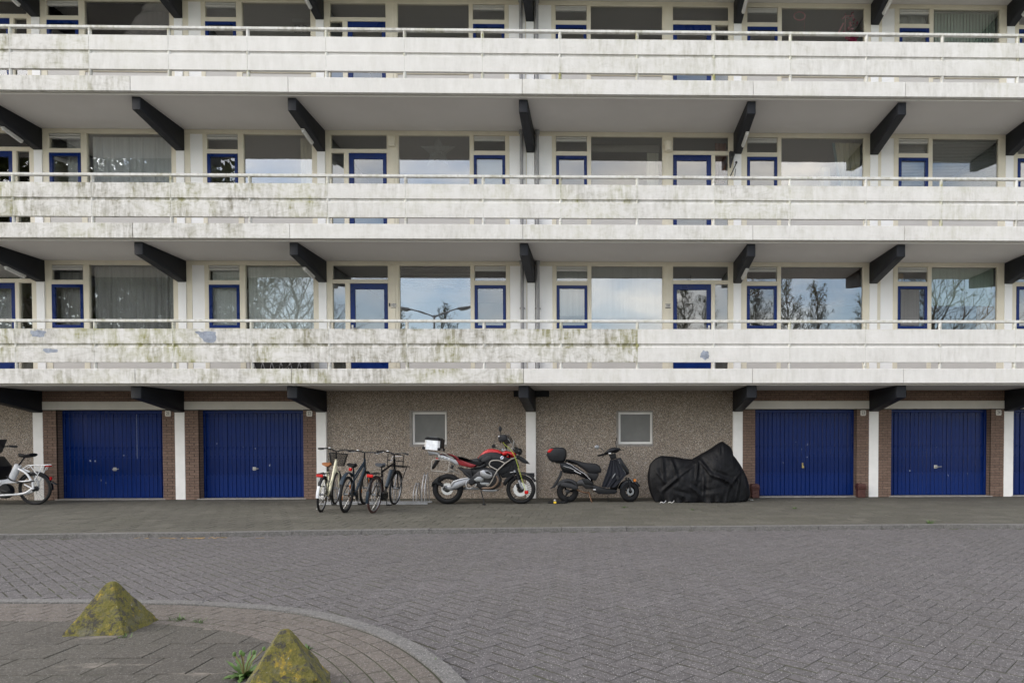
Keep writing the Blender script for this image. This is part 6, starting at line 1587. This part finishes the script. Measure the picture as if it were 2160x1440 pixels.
def fold_disp(x, z):
    d = 0
    for (ax, az), (bx, bz), amp, wd in folds:
        vx, vz = bx - ax, bz - az; L2_ = vx * vx + vz * vz; t = max(0, min(1, ((x - ax) * vx + (z - az) * vz) / L2_)); qx, qz = ax + vx * t, az + vz * t
        dd = sqrt((x - qx) ** 2 + (z - qz) ** 2); side = ((x - ax) * vz - (z - az) * vx) / sqrt(L2_)
        e = math.exp(-(dd / wd) ** 2) ; d += amp * math.exp(-(dd / (wd * (.78 + .24 * math.tanh(2 * side / wd)))) ** 2) * (.45 + .55 * sin(pi * t)) - amp * .5 * math.exp(-((side - wd * 1.9) / wd) ** 2) * math.exp(-((t - .5) / .45) ** 4) * (1 if dd < wd * 3.2 else math.exp(-((dd - wd * 3.2) / wd) ** 2))
    return d
M = MB(); NU, NV = 230, 130; vs = []; ox_, oz_ = 900, 1098
for i in range(NU + 1):
    u = i / NU; xx = 146 + (1655 - 146) * (.5 - .5 * cos(pi * u)) if False else 144 + (1656 - 144) * u
    if u < .06: xx = 144 + 60 * (u / .06) ** 1.6 * .5 + (xx - 144) * .35 * (u / .06)
    ht_ = (1096 - topz(xx)) * SC
    ends = min(1, sin(pi * min(max(u, .0), 1)) ** .42 + .02)
    wb_ = .40 * ends * (.85 + .25 * (1 if 950 < xx < 1500 else 0) * sin(pi * max(0, min(1, (xx - 950) / 550))))
    for j in range(NV + 1):
        v = j / NV; a = pi * v
        # section: steep skirts, rounder top
        ca_, sa_ = cos(a), sin(a)
        yy = -wb_ * (abs(ca_) ** .62) * (1 if ca_ > 0 else -1) * (1 - .42 * sa_ ** 2.2 * 1.0)
        zz = ht_ * sa_ ** .62
        z_img = 1096 - zz / SC
        side = -1 if v < .5 else 1
        fd = fold_disp(xx, z_img) if v < .62 else fold_disp(1800 - xx, z_img)
        fade = min(1, ends * 1.2) * (1 - .75 * sa_ ** 8)
        yy += side * fd * 1.25 * fade
        nz_ = .016 * mnoise.noise(Vector((xx * .011, z_img * .011, v * 3))) + .007 * mnoise.noise(Vector((xx * .03, z_img * .02, 7 + v)))
        yy += side * nz_ * fade
        hem = max(0, 1 - zz / .10); yy += side * .022 * hem * sin(xx * .035 + 2 * sin(xx * .011))
        zi_ = 1096 - zz / SC; xs2 = xx
        if u < .2 and zi_ > 690: xs2 += 105 * (1 - u / .2) * ((zi_ - 690) / 400) ** 2.2
        if u > .85 and zi_ > 960: xs2 -= 55 * ((u - .85) / .15) * ((zi_ - 960) / 136) ** 2
        vs.append(((xs2 - ox_) * SC, yy, max(.004 + .012 * (1 + sin(xx * .03)) * (hem > .9), zz)))
fs = [(i * (NV + 1) + j, (i + 1) * (NV + 1) + j, (i + 1) * (NV + 1) + j + 1, i * (NV + 1) + j + 1) for i in range(NU) for j in range(NV)]
fs += [tuple(range(NV, -1, -1)), tuple(NU * (NV + 1) + j for j in range(NV + 1))]
M.add(vs, fs)
def cover_mat():
    k = NT('black_cover_fabric'); w = k.coord('Object')
    k.color(k.ramp(k.noise(w, 9, 5), [(.3, (.0035, .0036, .0045)), (.7, (.0065, .0068, .0085))])); k.rough(.5); k.b.inputs['Specular IOR Level'].default_value = .16
    wr = k.noise(k.coord('Object', (1, 1, 1.6)), 7, 6, .6); k.bump(wr, .35, .02); return k.m
MAT['cover'] = cover_mat()
cv = empty('covered_motorcycle', (3.72, -.92, 0))
MB_ = M.build('cover', 'cover', cv, sharp=70)
M = MB(); M.lathe([(.0, -.003), (.014, -.003), (.014, .003), (0, .003)], (0, 0, 0), 'y', 12); M.build('eyelet', 'dark_grey', MB_, ((1130 - ox_) * SC, -.30, (1096 - 470) * SC))
for q, (cx_, l_) in enumerate(((355, .10), (470, .12))):
    M = MB(); x0_ = (cx_ - ox_) * SC; M.tube(smooth_path([(x0_ - .07, -.40, .01), (x0_ - .03, -.42, .03), (x0_ + .0, -.43, .012), (x0_ + .04, -.41, .03), (x0_ + .06, -.40, .055)], 4), .006, 6); M.build('tie_cord', 'lampwhite' if q else 'reflector', MB_)
tag(cv, 'motorcycle hidden under a creased black fabric cover beside garage 23', 'motorcycle')
